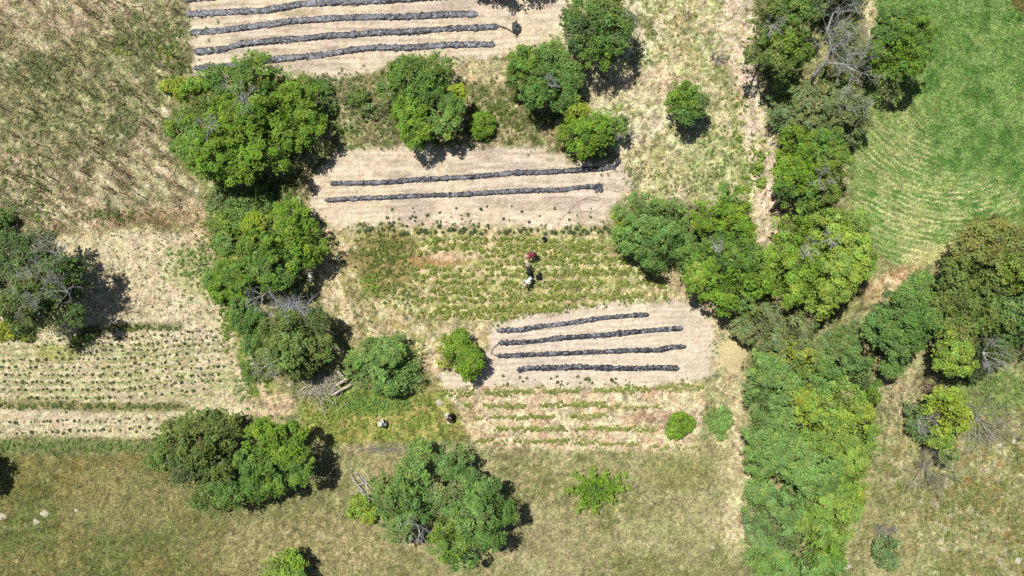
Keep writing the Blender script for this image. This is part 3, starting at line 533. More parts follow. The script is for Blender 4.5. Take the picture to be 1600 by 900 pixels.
# brush pile with logs
def log(parent, name, ax, ay, bx, by, r, col, z=.2, sides=7):
    x0, y0 = px_at(ax, ay, z); x1, y1 = px_at(bx, by, z); n = 6
    P = [np.array([x0+(x1-x0)*t, y0+(y1-y0)*t, z+.05*math.sin(3*t)])+rng.normal(size=3)*.02 for t in np.linspace(0, 1, n)]
    g = float(gz((x0+x1)/2, (y0+y1)/2)); P = [p+np.array([0, 0, g]) for p in P]
    sg = [(P[i], P[i+1], r*(1-.5*i/n), r*(1-.5*(i+1)/n)) for i in range(n-1)]
    if parent is not None: o0 = np.array(parent.location); sg = [(a-o0, b-o0, c, d) for a, b, c, d in sg]
    return obj(name, seg_mesh(name, sg, alb(*col), M_bark, sides), parent)
x, y = px_at(500, 608, .3); bp = empty('brush_pile', (x, y, float(gz(x, y))), 'tangled grey brush pile beside the round feathery bush', 'brush pile'); sg = []
for k in range(120):
    a = rng.uniform(0, 6.28); q = np.array([rng.normal()*.85, rng.normal()*.75, rng.uniform(.05, .6)]); sg += [(q, q+np.array([math.cos(a), math.sin(a), rng.normal()*.25])*rng.uniform(.5, 1.3), .022, .01)]
for k in range(18): branching((rng.normal()*.6, rng.normal()*.5, .1), (rng.normal(), rng.normal(), .4), 1., .025, 1, sg, .6, 3)
obj('twig', seg_mesh('twig', sg, alb(205, 196, 182), M_twig, 3), bp)['kind'] = 'stuff'
tag(log(None, 'log', 518, 618, 548, 600, .1, (226, 216, 196), .5), 'longer bleached log lying on the right side of the brush pile', 'log', 'bleached logs on the brush pile')
tag(log(None, 'log', 526, 602, 544, 590, .13, (214, 204, 186), .55), 'thick bleached log above the longer log on the brush pile', 'log', 'bleached logs on the brush pile')
tag(log(None, 'log', 524, 578, 536, 588, .09, (205, 200, 186), .5), 'short pale log at the top of the brush pile', 'log', 'bleached logs on the brush pile')
poles = [(548, 742, 580, 790), (555, 740, 588, 778), (552, 750, 572, 775), (562, 745, 590, 770), (560, 758, 584, 752), (556, 765, 582, 782), (570, 745, 578, 792)]
for k, (a, b, c, d) in enumerate(poles):
    tag(log(None, 'wooden_pole', a, b, c, d, .035, (222, 220, 218), .25+.07*k, 5), ['longest weathered pole at the lower left of the pole heap', 'weathered pole second from the left in the pole heap', 'short weathered pole low inside the pole heap', 'weathered pole along the upper right of the pole heap',
        'weathered pole lying level across the pole heap', 'weathered pole in the lower half of the pole heap', 'steepest weathered pole, topmost on the pole heap'][k], 'pole', 'heap of grey poles')
x, y = px_at(600, 702, 0); br = empty('dry_brush', (x, y, float(gz(x, y))), 'thin line of dry grey branches below the crouching person in white', 'dry branches'); sg = []
for k in range(26):
    q = np.array([rng.uniform(-2.2, 1.7), rng.normal()*.12, rng.uniform(.03, .18)]); q[1] += -.1*q[0]**2*.3; a = rng.normal()*.25; sg.append((q, q+np.array([math.cos(a), math.sin(a), .05])*rng.uniform(.6, 1.4), .02, .01))
obj('branch', seg_mesh('branch', sg, alb(176, 168, 154), M_twig, 3), br)['kind'] = 'stuff'

# ---------------------------------------------------------------- plastic mulch rows
def polyat(pts, t):
    pts = np.array(pts, float); d = np.concatenate([[0], np.cumsum(np.hypot(*np.diff(pts, axis=0).T))]); s = t*d[-1]
    return np.stack([np.interp(s, d, pts[:, 0]), np.interp(s, d, pts[:, 1])], 1), d[-1]
def mulch(label, pts, w, seed, group, tone=1., hump=.09):
    t0, Lp = polyat(pts, np.array([0.])); L = Lp*PX; n = int(L/.07); t = np.linspace(0, 1, n); P, _ = polyat(pts, t)
    P[:, 1] += (vnoise(P[:, 0], P[:, 0]*0+seed, 40, seed)-.5)*2.2
    k = 13; u = np.linspace(-1, 1, k)
    wid = w*PX/2*.86*(1+.16*(vnoise(P[:, 0], P[:, 0]*0, 1.6, seed+7)-.5)+.22*(vnoise(P[:, 0], P[:, 0]*0, 9, seed+2)-.5)+.25*(vnoise(P[:, 0], P[:, 0]*0, 3, seed+4)-.5))
    wid *= np.clip(np.minimum(t, 1-t)*L/.15, .5, 1)
    c = np.stack([wx(P[:, 0]), wy(P[:, 1])], 1); tang = np.gradient(c, axis=0); tang /= np.linalg.norm(tang, axis=1, keepdims=True); nor = np.stack([-tang[:, 1], tang[:, 0]], 1)
    edge = (rng.random((n, k))-.5)*.05; rag = (vnoise(P[:, 0], P[:, 0]*0+seed, 2.2, seed+8)-.5)[:, None]*.16*(np.abs(u[None]) > .9)*np.sign(u)[None]
    X = c[:, None, 0]+nor[:, None, 0]*(u[None]*wid[:, None]+rag)+edge*.5; Y = c[:, None, 1]+nor[:, None, 1]*(u[None]*wid[:, None]+rag)+edge*.5
    Zz = H(X, Y)+.01+hump*np.sqrt(np.clip(1-np.abs(u[None])**2.6, 0, 1))*(.85+.3*vnoise(X, Y, 1.2, seed)) + (fbm(X, Y, .30, seed+5, 3)-.5)*.16*(1-np.abs(u[None])**4) + .02
    Zz[:, 0] -= .03; Zz[:, -1] -= .03
    V = np.stack([X, Y, Zz], -1).reshape(-1, 3); idx = np.arange(n*k).reshape(n, k)
    F = np.stack([idx[:-1, :-1], idx[1:, :-1], idx[1:, 1:], idx[:-1, 1:]], -1).reshape(-1, 4)
    dust = fbm(X, Y, .5, seed+9, 3).ravel()[:, None]; spk = (rng.random((n*k, 1)) < .022*tone)
    tone = 1+(tone-1)*.55; base = np.array([.022, .023, .029])*tone; col = base*(.6+.8*rng.random((n*k, 1)))+np.array([.05, .05, .058])*tone*sstep(.5, .7, dust)
    col = np.where(spk, np.array([.42, .42, .44])*min(1, tone), col)
    o = c[0]; z0 = float(H(o[0], o[1])); V -= np.array([o[0], o[1], z0])
    tag(obj('plastic_mulch_row', npmesh('mulch', V, F[:, ::-1], col, M_plastic, True), loc=(o[0], o[1], z0)), label, 'plastic row', group)
g1, g2, g3 = 'black plastic rows of the top plot', 'black plastic rows of the middle plot', 'black plastic rows of the short lower plot'
mulch('grey-black plastic row just entering at the top left corner of the top plot', [(284, 1), (300, 0), (330, -3), (420, -14), (700, -40)], 12, 1, g1, 1.4)
mulch('pale crumpled plastic row, topmost full one of the top plot', [(290, 24), (350, 21), (410, 19), (470, 9), (540, 5), (600, 2), (660, -4), (740, -12)], 13, 2, g1, 1.7)
mulch('crumpled plastic row second from the top of the top plot, ending by the round shadow', [(298, 52), (350, 49), (400, 43), (450, 35), (520, 31), (620, 27), (700, 22), (746, 21)], 12.5, 3, g1, 1.5)
mulch('crumpled plastic row third from the top of the top plot, ending at the black bundle', [(304, 82), (350, 79), (380, 70), (450, 64), (540, 56), (620, 50), (700, 45), (750, 43), (779, 41)], 12, 4, g1, 1.2)
mulch('crumpled plastic row lowest in the top plot, running under the broad glossy tree', [(304, 108), (370, 104), (440, 93), (500, 88), (550, 80), (600, 75), (640, 74), (700, 70), (773, 68)], 12, 5, g1, 1.35)
mulch('upper black plastic row of the middle plot with a wider loose right end', [(517, 288), (600, 285), (700, 278), (800, 271), (860, 269), (905, 266), (940, 264), (962, 260)], 9.5, 6, g2, 1.0)
mulch('lower black plastic row of the middle plot', [(508, 313), (600, 309), (700, 304), (800, 299), (870, 296), (938, 292)], 9.5, 7, g2, 1.0)
mulch('greyish plastic row, uppermost and shortest-reaching of the short lower plot', [(776, 517), (815, 516), (850, 509), (900, 503), (950, 497), (985, 493), (1014, 492)], 9, 8, g3, 1.25)
mulch('longest dark plastic row, second from the top of the short lower plot', [(778, 536), (830, 534), (880, 527), (950, 523), (1010, 516), (1067, 512)], 9.5, 9, g3, .85)
mulch('dark plastic row third from the top of the short lower plot', [(776, 556), (830, 553), (900, 551), (980, 548), (1030, 548), (1050, 543), (1072, 541)], 9, 10, g3, .8)
mulch('shortest dark plastic row at the bottom of the short lower plot', [(808, 579), (825, 575), (900, 574), (980, 575), (1061, 575)], 10, 11, g3, .8)
def heap(name, label, cat, px, py, rx, ry, h, col, m, seed, rough=.35, group=None, n=22, loose=0):
    x, y = px_at(px, py, 0); z = float(gz(x, y)); th = np.linspace(0, 2*math.pi, n, endpoint=False); rr = np.linspace(0, 1, 9)
    T, Rr = np.meshgrid(th, rr); wob = 1+rough*(vnoise(np.cos(T)*3+10, np.sin(T)*3+10, 1.2, seed)-.5)*2
    X = np.cos(T)*Rr*rx*PX*wob; Y = np.sin(T)*Rr*ry*PX*wob; Zz = h*np.sqrt(np.clip(1-Rr**2, 0, 1))*(1+rough*1.3*(vnoise(X*6+50, Y*6+50, 1, seed)-.5)*2*(1-.5*Rr))-.03
    V = np.stack([X, Y, Zz], -1).reshape(-1, 3); idx = np.arange(9*n).reshape(9, n); F = np.stack([idx[:-1], idx[1:], np.roll(idx[1:], -1, 1), np.roll(idx[:-1], -1, 1)], -1).reshape(-1, 4)
    c = np.array(col)*rng.uniform(.8, 1.2, (len(V), 1))
    return tag(obj(name, npmesh(name, V, F, c, m, False), loc=(x, y, z)), label, cat, group)
heap('plastic_bundle', 'crumpled black plastic bundle with a tail at the right end of the top plot', 'plastic bundle', 806, 46, 7, 12, .35, (.03, .032, .04), M_plastic, 31, .5)
heap('plastic_bundle', 'black plastic knot curling up at the right end of the upper middle row', 'plastic bundle', 965, 254, 5, 8, .28, (.035, .035, .045), M_plastic, 32, .6)
heap('plastic_bundle', 'ragged dark plastic knot ending the lower middle row', 'plastic bundle', 936, 293, 6, 9, .25, (.05, .05, .06), M_plastic, 33, .6)
def hose(label, pts, r=.02, col=(.05, .05, .05)):
    t = np.linspace(0, 1, 60); P, _ = polyat(pts, t); X = wx(P[:, 0])+np.convolve(rng.normal(size=60), np.ones(7)/7, 'same')*.04; Y = wy(P[:, 1])+np.convolve(rng.normal(size=60), np.ones(7)/7, 'same')*.04; Zz = H(X, Y)+.05
    Q = np.stack([X, Y, Zz], 1); V, F = tubes(Q[:-1], Q[1:], np.full(59, r), np.full(59, r), 5); o = Q[0].copy()
    tag(obj('irrigation_hose', npmesh('hose', V-o, F, np.broadcast_to(np.array(col), V.shape), M_rubber, True), loc=o), label, 'hose', 'irrigation hoses')
hose('thin hose looped on bare soil at the right end of the middle plot', [(878, 340), (890, 328), (902, 316), (915, 311), (935, 314), (938, 308), (920, 308), (905, 314), (903, 324), (910, 330), (930, 330), (940, 322)], .014, (.3, .25, .19))
hose('thin dark hose running right from the lower middle plastic row', [(938, 296), (955, 297), (964, 300), (974, 296)], .015, (.15, .13, .11))
hose('dark hose from the black bundle to the third plastic row of the top plot', [(780, 40), (790, 43), (800, 48), (808, 52)], .05, (.03, .03, .035))
hose('short dark hose linking the left ends of two short lower rows', [(779, 537), (770, 545), (768, 552), (777, 557)], .03)

# stones and small litter
GS = 'pale stones lying on the ground'
stones = [(67, 805, 7, 'larger pale boulder of the pair on the lower left meadow'), (54, 817, 6, 'smaller pale boulder of the pair on the lower left meadow'), (0, 808, 7, 'pale boulder cut by the left edge beside the boulder pair'),
  (116, 799, 4, 'small faint stone right of the boulder pair'), (389, 336, 5, 'white stone in the weeds left of the tall glossy tree'), (369, 337, 5, 'dull pale stone left of the white stone in the weeds'), (466, 310, 5, 'pale stone at the left end of the middle plot'),
  (451, 602, 4, 'white stone left of the brush pile'), (503, 681, 4, 'pale yellowish stone in grass below the brush pile'), (686, 629, 6, 'flat pale stone above the crouching person in black'), (1018, 788, 3, 'small white stone on the meadow right of the spiky shrub'),
  (968, 808, 3, 'small white stone below the spiky shrub'), (1112, 854, 4, 'pale stone near the bottom of the pale strip'), (1588, 874, 6, 'pale stone in the bottom right corner'), (1347, 768, 7, 'pale rock beside the yellow-green hedge tree'),
  (1584, 690, 4, 'white stone on the right meadow at the edge, above its neighbours'), (1562, 696, 5, 'pale stone left of the white stone on the right meadow'), (1320, 882, 8, 'flat pale rock at the bottom of the hedge'), (1340, 13, 4, 'whitish stone in the dark shade behind the bare grey tree'),
  (1346, 20, 3, 'tiny pale stone next to the stone behind the bare grey tree'), (1565, 577, 3, 'tiny white stone right of the dark twiggy shrub'), (555, 387, 4, 'white stone in weeds at the left of the middle crop plot'), (722, 466, 6, 'pale round stone among the crop rows, lower left part'),
  (640, 496, 4, 'pale stone on the dry strip under the middle crop plot'), (291, 23, 4, 'pale stone holding the left end of the topmost full plastic row'), (300, 51, 4, 'pale stone holding the left end of the second plastic row'), (308, 109, 3, 'tiny stone holding the left end of the lowest plastic row'),
  (777, 39, 3, 'white stone on the right end of the third plastic row'), (32, 397, 6, 'pale rock showing through the huge dark tree'), (1363, 655, 5, 'pale stone right of the hedge top'), (1388, 870, 2, 'tiny stone by the small dark teal bush')]
for k, (a, b, r, lb) in enumerate(stones): heap('stone', lb, 'stone', a, b, r, r*random.uniform(.7, 1), r*PX*.4, alb(206, 196, 172), M_stone, 60+k, .4, GS, 12)
heap('cream_sack', 'upright cream sack lying at the edge of the tall glossy tree', 'sack', 484, 433, 4, 9, .3, alb(235, 228, 220), M_cloth, 91, .25)
def lathe(prof, n=18):
    V = []; 
    for r, z in prof:
        for k in range(n): a = 2*math.pi*k/n; V.append((r*math.cos(a), r*math.sin(a), z))
    F = [(i*n+k, i*n+(k+1) % n, (i+1)*n+(k+1) % n, (i+1)*n+k) for i in range(len(prof)-1) for k in range(n)]
    return np.array(V), np.array(F)
def bucket(label, px, py, col, lean, s=1.):
    x, y = px_at(px, py, .2); z = float(gz(x, y)); root = empty('bucket', (x, y, z), label, 'bucket', 'buckets in the crop'); root.rotation_euler = lean
    V, F = lathe([(.001, .02), (.12, .02), (.13, .0), (.17, .34), (.18, .35), (.16, .34), (.12, .04), (.001, .04)]); obj('tub', npmesh('tub', V*s, F, np.broadcast_to(np.array(col), V.shape), M_cloth, True), root)
    a = np.linspace(0, math.pi, 10); Q = np.stack([np.cos(a)*.17, np.sin(a)*.12+.0, .34+np.sin(a)*.1], 1)*s; V, F = tubes(Q[:-1], Q[1:], np.full(9, .006), np.full(9, .006), 4)
    obj('handle', npmesh('handle', V, F, np.broadcast_to(np.array((.3, .3, .3)), V.shape), M_rubber), root)
bucket('white bucket at the lower left edge of the fine-leaved tree', 1004, 410, alb(240, 240, 240), (0, 0, 0), 1.1)
bucket('small black bucket standing in the crop above the person in maroon', 849, 374, (.012, .012, .014), (0, .2, .5), 1.05)
heap('black_lump', 'dark rounded lump lying right of the people in the middle crop plot', 'bag', 843, 431, 5, 8, .32, (.018, .017, .02), M_cloth, 92, .3)  # low black oval lump beside the bending people
# straw heap
x, y = px_at(1146, 553, 0); sh = empty('straw_heap', (x, y, float(gz(x, y))), 'pale yellow straw heap against the left side of the bottom hedge', 'straw heap')
n = 9000; ang = rng.uniform(0, 6.28, n); rr = np.sqrt(rng.random(n))*(1+.25*np.sin(ang*3)); q = np.stack([np.cos(ang)*rr*1.05, np.sin(ang)*rr*1.2, .55*np.clip(1-rr**2, 0, 1)*rng.random(n)**.3+.02], 1)
d = rng.normal(size=(n, 3)); d[:, 2] *= .25; d /= np.linalg.norm(d, axis=1, keepdims=True); sd = np.cross(d, [0, 0, 1]); ln = rng.uniform(.08, .22, (n, 1))
V = np.stack([q-d*ln/2-sd*.008, q-d*ln/2+sd*.008, q+d*ln/2+sd*.008, q+d*ln/2-sd*.008], 1).reshape(-1, 3)
obj('loose_straw', npmesh('straw', V, np.arange(n*4).reshape(-1, 4), np.repeat(alb(244, 228, 176)*rng.uniform(.7, 1.15, (n, 1)), 4, 0), M_grass), sh)['kind'] = 'stuff'
xx, yy = np.meshgrid(np.linspace(-1, 1, 20), np.linspace(-1, 1, 20)); r2 = np.hypot(xx, yy); zz = .5*np.clip(1-r2**2, -.1, 1)+(rng.random(xx.shape)-.5)*.08; idx = np.arange(400).reshape(20, 20)
obj('core', npmesh('core', np.stack([xx*1.05, yy*1.2, zz], -1).reshape(-1, 3), np.stack([idx[:-1, :-1], idx[:-1, 1:], idx[1:, 1:], idx[1:, :-1]], -1).reshape(-1, 4), np.broadcast_to(alb(236, 216, 164), (400, 3)), M_grass, True), sh)

# ---------------------------------------------------------------- people
def person(px, py, heading, pose, label, shirt, trousers, head='hat', hatcol=(.7, .66, .55), skin=(.38, .24, .17)):
    J = {}; E = []
    def j(n, p, r): J[n] = (np.array(p, float), r)
    if pose == 'bend':
        j('pelvis', (0, -.14, .93), .15); j('waist', (0, .02, 1.03), .13); j('chest', (0, .24, 1.13), .15); j('upper', (0, .38, 1.17), .12); j('neck', (0, .48, 1.17), .055)
        hd, sh_z = (0, .60, 1.13), 1.15
        for s in (-1, 1):
            t = 'LR'[s > 0]; j('hip'+t, (.1*s, -.13, .86), .1); j('knee'+t, (.15*s, .02, .48), .065); j('ankle'+t, (.16*s, -.04, .1), .045); j('toe'+t, (.18*s, .14, .04), .035)
            j('shoulder'+t, (.19*s, .36, 1.15), .065); j('elbow'+t, (.25*s, .42, .88), .045); j('wrist'+t, (.17*s, .56, .66), .03)
            hdir = np.array([0, .35, -.9])
    else:
        j('pelvis', (0, -.2, .32), .15); j('waist', (0, -.08, .5), .14); j('chest', (0, .06, .7), .15); j('upper', (0, .14, .83), .12); j('neck', (0, .2, .92), .055)
        hd = (0, .26, 1.03)
        for s in (-1, 1):
            t = 'LR'[s > 0]; j('hip'+t, (.11*s, -.16, .3), .1); j('knee'+t, (.2*s, .26, .46), .07); j('ankle'+t, (.18*s, .06, .1), .045); j('toe'+t, (.2*s, .24, .04), .035)
            j('shoulder'+t, (.2*s, .12, .82), .065); j('elbow'+t, (.27*s, .3, .62), .045); j('wrist'+t, (.14*s, .5, .42), .03)
            hdir = np.array([0, .6, -.8])
    hd = np.array(hd); nk = J['neck'][0]; hv = (hd-nk)/np.linalg.norm(hd-nk)
    face = np.array([0, hv[2], -hv[1]])        # direction the face looks, square to the neck
    j('jaw', nk+hv*.07+face*.02, .07); j('skull', nk+hv*.15, .092); j('crown', nk+hv*.22, .06); j('nose', nk+hv*.125+face*.11, .014)
    for t, s in (('L', -1), ('R', 1)): j('ear'+t, nk+hv*.13+np.array([.1*s, 0, 0]), .016)
    E += [('pelvis', 'waist'), ('waist', 'chest'), ('chest', 'upper'), ('upper', 'neck'), ('neck', 'jaw'), ('jaw', 'skull'), ('skull', 'crown'), ('skull', 'nose'), ('skull', 'earL'), ('skull', 'earR')]
    for t, s in (('L', -1), ('R', 1)):
        w = J['wrist'+t][0]; hdv = hdir/np.linalg.norm(hdir); side = np.array([1., 0, 0])*s; pal = w+hdv*.07; j('palm'+t, pal, .03)
        E += [('pelvis', 'hip'+t), ('hip'+t, 'knee'+t), ('knee'+t, 'ankle'+t), ('ankle'+t, 'toe'+t), ('upper', 'shoulder'+t), ('shoulder'+t, 'elbow'+t), ('elbow'+t, 'wrist'+t), ('wrist'+t, 'palm'+t)]
        curl = np.cross(side*s, hdv)
        for f, (off, ln) in enumerate(((-.03, .07), (-.01, .085), (.01, .08), (.03, .06))):
            a = pal+hdv*.035+side*off; b = a+hdv*ln*.55+curl*.01; c = b+hdv*ln*.4+curl*.035
            j(f'fa{f}{t}', a, .010); j(f'fb{f}{t}', b, .009); j(f'fc{f}{t}', c, .008); E += [('palm'+t, f'fa{f}{t}'), (f'fa{f}{t}', f'fb{f}{t}'), (f'fb{f}{t}', f'fc{f}{t}')]
        a = w+hdv*.03-side*.035; b = a+hdv*.035-side*.02; j('ta'+t, a, .011); j('tb'+t, b, .009); E += [('palm'+t, 'ta'+t), ('ta'+t, 'tb'+t)]
    names = list(J); ix = {n: i for i, n in enumerate(names)}
    me = bpy.data.meshes.new('body'); me.from_pydata([tuple(J[n][0]) for n in names], [(ix[a], ix[b]) for a, b in E], []); me.update()
    tmp = bpy.data.objects.new('tmp_body', me); C.objects.link(tmp); md = tmp.modifiers.new('s', 'SKIN'); tmp.modifiers.new('u', 'SUBSURF').levels = 2
    for n in names:
        sv = me.skin_vertices[0].data[ix[n]]; sv.radius = (J[n][1], J[n][1])
    me.skin_vertices[0].data[ix['pelvis']].use_root = True; md.use_smooth_shade = True
    dg = bpy.context.evaluated_depsgraph_get(); dg.update(); bm = bpy.data.meshes.new_from_object(tmp.evaluated_get(dg)); bpy.data.objects.remove(tmp)
    co = np.empty(len(bm.vertices)*3); bm.vertices.foreach_get('co', co); co = co.reshape(-1, 3)
    JP = np.array([J[n][0] for n in names]); near = np.array([((co-p)**2).sum(1) for p in JP]).argmin(0)
    def colof(n):
        if n.startswith(('jaw', 'skull', 'crown', 'nose', 'ear', 'palm', 'fa', 'fb', 'fc', 'ta', 'tb', 'wrist', 'neck')): return skin
        if n.startswith(('hip', 'knee', 'pelvis')): return trousers
        if n.startswith(('ankle', 'toe')): return (.03, .03, .03)
        return shirt
    CT = np.array([colof(n) for n in names])
    # eyes join the same body mesh
    a = bm.color_attributes.new('Col', 'FLOAT_COLOR', 'POINT'); cc = np.ones((len(co), 4), np.float32); cc[:, :3] = CT[near]
    eye = [nk+hv*.15+face*.088+np.array([s*.033, 0, 0]) for s in (-1, 1)]
    for ep in eye: cc[((co-ep)**2).sum(1) < .016**2, :3] = (.02, .015, .01)
    mp = nk+hv*.085+face*.08; cc[((co-mp)**2).sum(1) < .018**2, :3] = (.3, .1, .09)
    a.data.foreach_set('color', cc.ravel()); bm.materials.clear(); bm.materials.append(M_cloth)
    X, Y = px_at(px, py, .9 if pose == 'bend' else .6); Zg = float(gz(X, Y)); c, s = math.cos(heading), math.sin(heading)
    mid = np.array([0, .12 if pose == 'bend' else .08]); loc = (X-(c*mid[0]-s*mid[1]), Y-(s*mid[0]+c*mid[1]), Zg)
    root = empty('person', loc, label, 'person', 'people working in the plots'); root.rotation_euler = (0, 0, heading)
    bm.name = 'body'; obj('body', bm, root)
    zr = Vector(hv).to_track_quat('Z', 'Y')
    if head == 'hat': prof = [(.001, .115), (.06, .11), (.095, .07), (.105, .0), (.2, -.015), (.21, -.02), (.1, -.01)]
    else: prof = [(.001, .105), (.05, .098), (.088, .06), (.105, .0), (.107, -.05), (.1, -.1), (.09, -.12)]
    V, F = lathe(prof, 20); h = obj('hat' if head == 'hat' else 'headscarf', npmesh('hat', V, F, np.broadcast_to(np.array(hatcol), V.shape), M_cloth, True), root, Vector(nk+hv*.17))
    h.rotation_mode = 'QUATERNION'; h.rotation_quaternion = zr
    if head != 'hat': h.location = Vector(nk+hv*.165-face*.012)
    return root
person(832, 399, R(100), 'bend', 'person in a maroon top bending over the crop rows, above the two others', (.16, .025, .045), (.04, .012, .02), 'scarf', (.5, .35, .33))
person(826, 423, R(10), 'bend', 'person in dark grey-green clothes bending between the maroon and white dressed people', (.03, .035, .035), (.03, .03, .03), 'scarf', (.25, .25, .27))
person(827, 437, R(140), 'bend', 'person in a white top and black trousers bending lowest of three in the crop', (.6, .6, .64), (.015, .015, .018), 'hat', (.55, .53, .55))
person(598, 663, R(60), 'squat', 'person in a white top crouching on grass above the line of dry branches', (.72, .72, .74), (.03, .03, .045), 'hat', (.5, .46, .36))
person(705, 652, R(120), 'squat', 'person in black clothes crouching on the pale dry edge of the lower crop', (.012, .012, .015), (.012, .012, .014), 'scarf', (.02, .02, .02))
heap('white_bag', 'small white bag beside the crouching person in black', 'bag', 699, 650, 4, 4, .25, (.78, .78, .8), M_cloth, 93, .3, 'white bags')
heap('white_bag', 'tiny white bag below the crouching person in black', 'bag', 701, 661, 2, 2, .12, (.78, .78, .8), M_cloth, 94, .3, 'white bags')

# ---------------------------------------------------------------- crops
def plantlet_mesh(r, nleaf, col, asp=.55, h=.12):
    a = rng.uniform(0, 6.28, nleaf); rad = r*rng.uniform(.25, .8, nleaf)
    P = np.stack([np.cos(a)*rad, np.sin(a)*rad, rng.uniform(.3, 1, nleaf)*h], 1); N = np.stack([np.cos(a)*.5, np.sin(a)*.5, np.ones(nleaf)], 1)+rng.normal(size=(nleaf, 3))*.3
    return leaves_from(P, N, rng.uniform(.8, 1.3, nleaf)*r*.85, np.array(col)*rng.uniform(.75, 1.25, (nleaf, 1)), asp)
seed_me = []
for k in range(6):
    V, F, K = plantlet_mesh(rng.uniform(.1, .15), 16, [(.075, .1, .035), (.06, .08, .032), (.11, .15, .04)][k % 3]); seed_me.append(npmesh('seedling', V, F, K, M_leaf))
pos = []
rows = [(675, 0, 265), (659, 0, 300), (622, 0, 330), (609, 0, 345), (598, 0, 345), (586, 0, 350), (575, 0, 350)]
rows2 = [(563, 0, 345), (551, 90, 345), (541, 60, 340), (530, 90, 340)]
def rowpts(y0, x0, x1, sp=8.2):
    X = np.arange(x0-60 if x0 == 0 else x0, x1, sp); X = X+rng.normal(size=len(X))*1.9; Y = y0+3*(fbm(X, X*0+y0, 60, 98)-.5)*2+4*np.cos((X-60)/110.)-4+(-6*np.clip((X-180)/150, 0, 1)**1.3 if y0 < 640 else 0)+rng.normal(size=len(X))*1.3
    return [(a, b) for a, b in zip(X, Y) if rng.random() < .82]
rowof = []
for k_, r_ in enumerate(rows):
    q_ = rowpts(*r_); pos += q_; rowof += [k_]*len(q_)
mid = [(rng.uniform(600, 930), rng.uniform(322, 348)) for _ in range(38)]+[(rng.uniform(780, 1000), 594+rng.normal()*4) for _ in range(26)]+[(545+k*12+rng.normal()*3, 352+rng.normal()*2) for k in range(32)]
n1 = 0
for k, (a, b) in enumerate(pos+mid):
    if k >= len(pos) and True: g, lb = 'seedlings on the bare plots', 'small dark green seedling on a bare sandy plot between the plastic rows and the crop'
    else: g, lb = 'seedlings in rows of the left field', 'small dark green seedling in a row of the pale left field'
    if n1 >= 300 and k < len(pos): pos2 = pos[k:]; 
    if n1 >= 298: break
    if k < len(pos) and n1 >= 215: continue
    if k < len(pos) and a < 2: continue
    if k < len(pos):
        rn = ['lowest row', 'second row from the bottom', 'row just above the dark weed band', 'second row above the dark weed band', 'third row above the dark weed band', 'fourth row above the dark weed band', 'fifth row above the dark weed band'][rowof[k]]
        lb = 'small green seedling in the %s of the left field' % rn; g = 'seedlings in the '+rn
    X, Y = px_at(a, b, 0); o = bpy.data.objects.new('crop_seedling', seed_me[k % 6]); C.objects.link(o); s = random.uniform(.6, 1.3); o.location = (X, Y, float(gz(X, Y))+.01); o.scale = (s, s, s); o.rotation_euler = (0, 0, random.uniform(0, 6)); tag(o, lb, 'seedling', g); n1 += 1
usedn = 215
rest = [p for p in pos if p[0] < 2]+[p for p in pos if p[0] >= 2][usedn:]
for r_ in rows2: rest += rowpts(*r_)
MBv = []; MBk = []
def add_plants(lst, r, nl, colf, h=.12, asp=.55):
    for (a, b) in lst:
        V, F, K = plantlet_mesh(r*rng.uniform(.7, 1.3), nl, colf(), asp, h); X, Y = px_at(a, b, 0); MBv.append(V+np.array([X, Y, float(H(X, Y))+.01])); MBk.append(K)
def flush(name, label, m=M_leaf):
    global MBv, MBk
    V = np.vstack(MBv); K = np.vstack(MBk); o = obj(name, npmesh(name, V, np.arange(len(V)).reshape(-1, 4), K, m)); tag(o, label, 'plants', None, 'stuff'); MBv = []; MBk = []
add_plants(rest, .125, 14, lambda: [(.075, .1, .035), (.06, .08, .032), (.11, .15, .04)][rng.integers(3)])
fill = []
for r_ in rows+rows2:
    for off in (0, 5.7): fill += [(a+rng.normal()*1.2, b+rng.normal()*.8+off) for a, b in rowpts(r_[0], r_[1], r_[2], 4.6) if vnoise(a, b, 24, 99) > .3 and not (off and r_[0] in (622, 675))]
add_plants(fill, .075, 6, lambda: [(.17, .2, .07), (.13, .17, .055), (.2, .21, .09)][rng.integers(3)], .06)
# denser random seedlings in upper left field
rnd = []
for _ in range(1100):
    a, b = rng.uniform(-80, 372), rng.uniform(362, 532)
    if sdist(np.array([a]), np.array([b]), P_LEFT)[0] > 4 and vnoise(a, b, 25, 81) > .32: rnd.append((a, b))
add_plants(rnd, .085, 7, lambda: [(.08, .10, .04), (.10, .12, .05), (.07, .08, .035)][rng.integers(3)])
flush('seedlings', 'thin scattered dark seedlings over the pale left field')
# dense leafy crop
def crop_rows(poly, ys, slope, x0, x1, step, r, dens_fn, jit=1.6):
    out = []
    for y0 in ys:
        X = np.arange(x0, x1, step); X = X+rng.normal(size=len(X))*1.5; Y = y0+slope*(X-x0)+rng.normal(size=len(X))*jit+2.5*np.sin(X/90.+y0)
        s = sdist(X, Y, poly); d = dens_fn(X, Y); k = (s > 2) & (rng.random(len(X)) < d); out += list(zip(X[k], Y[k]))
    return out
dm = lambda X, Y: np.clip(sstep(620, 720, X+(fbm(X, Y, 50, 82)-.5)*120)*(.42+.8*sstep(.36, .54, fbm(X, Y/1.6, 22, 83))), 0, 1)*(1-.9*blob(X, Y, 700, 405, 70, 15, 35))*(1-.7*blob(X, Y, 1030, 470, 60, 30, 37))
ys = [374, 381, 388, 399, 407, 419, 427, 439, 446, 457, 465, 477, 484, 494]
ly = crop_rows(P_CROP, ys, .004, 545, 1045, 3.9, .2, dm, 2.)
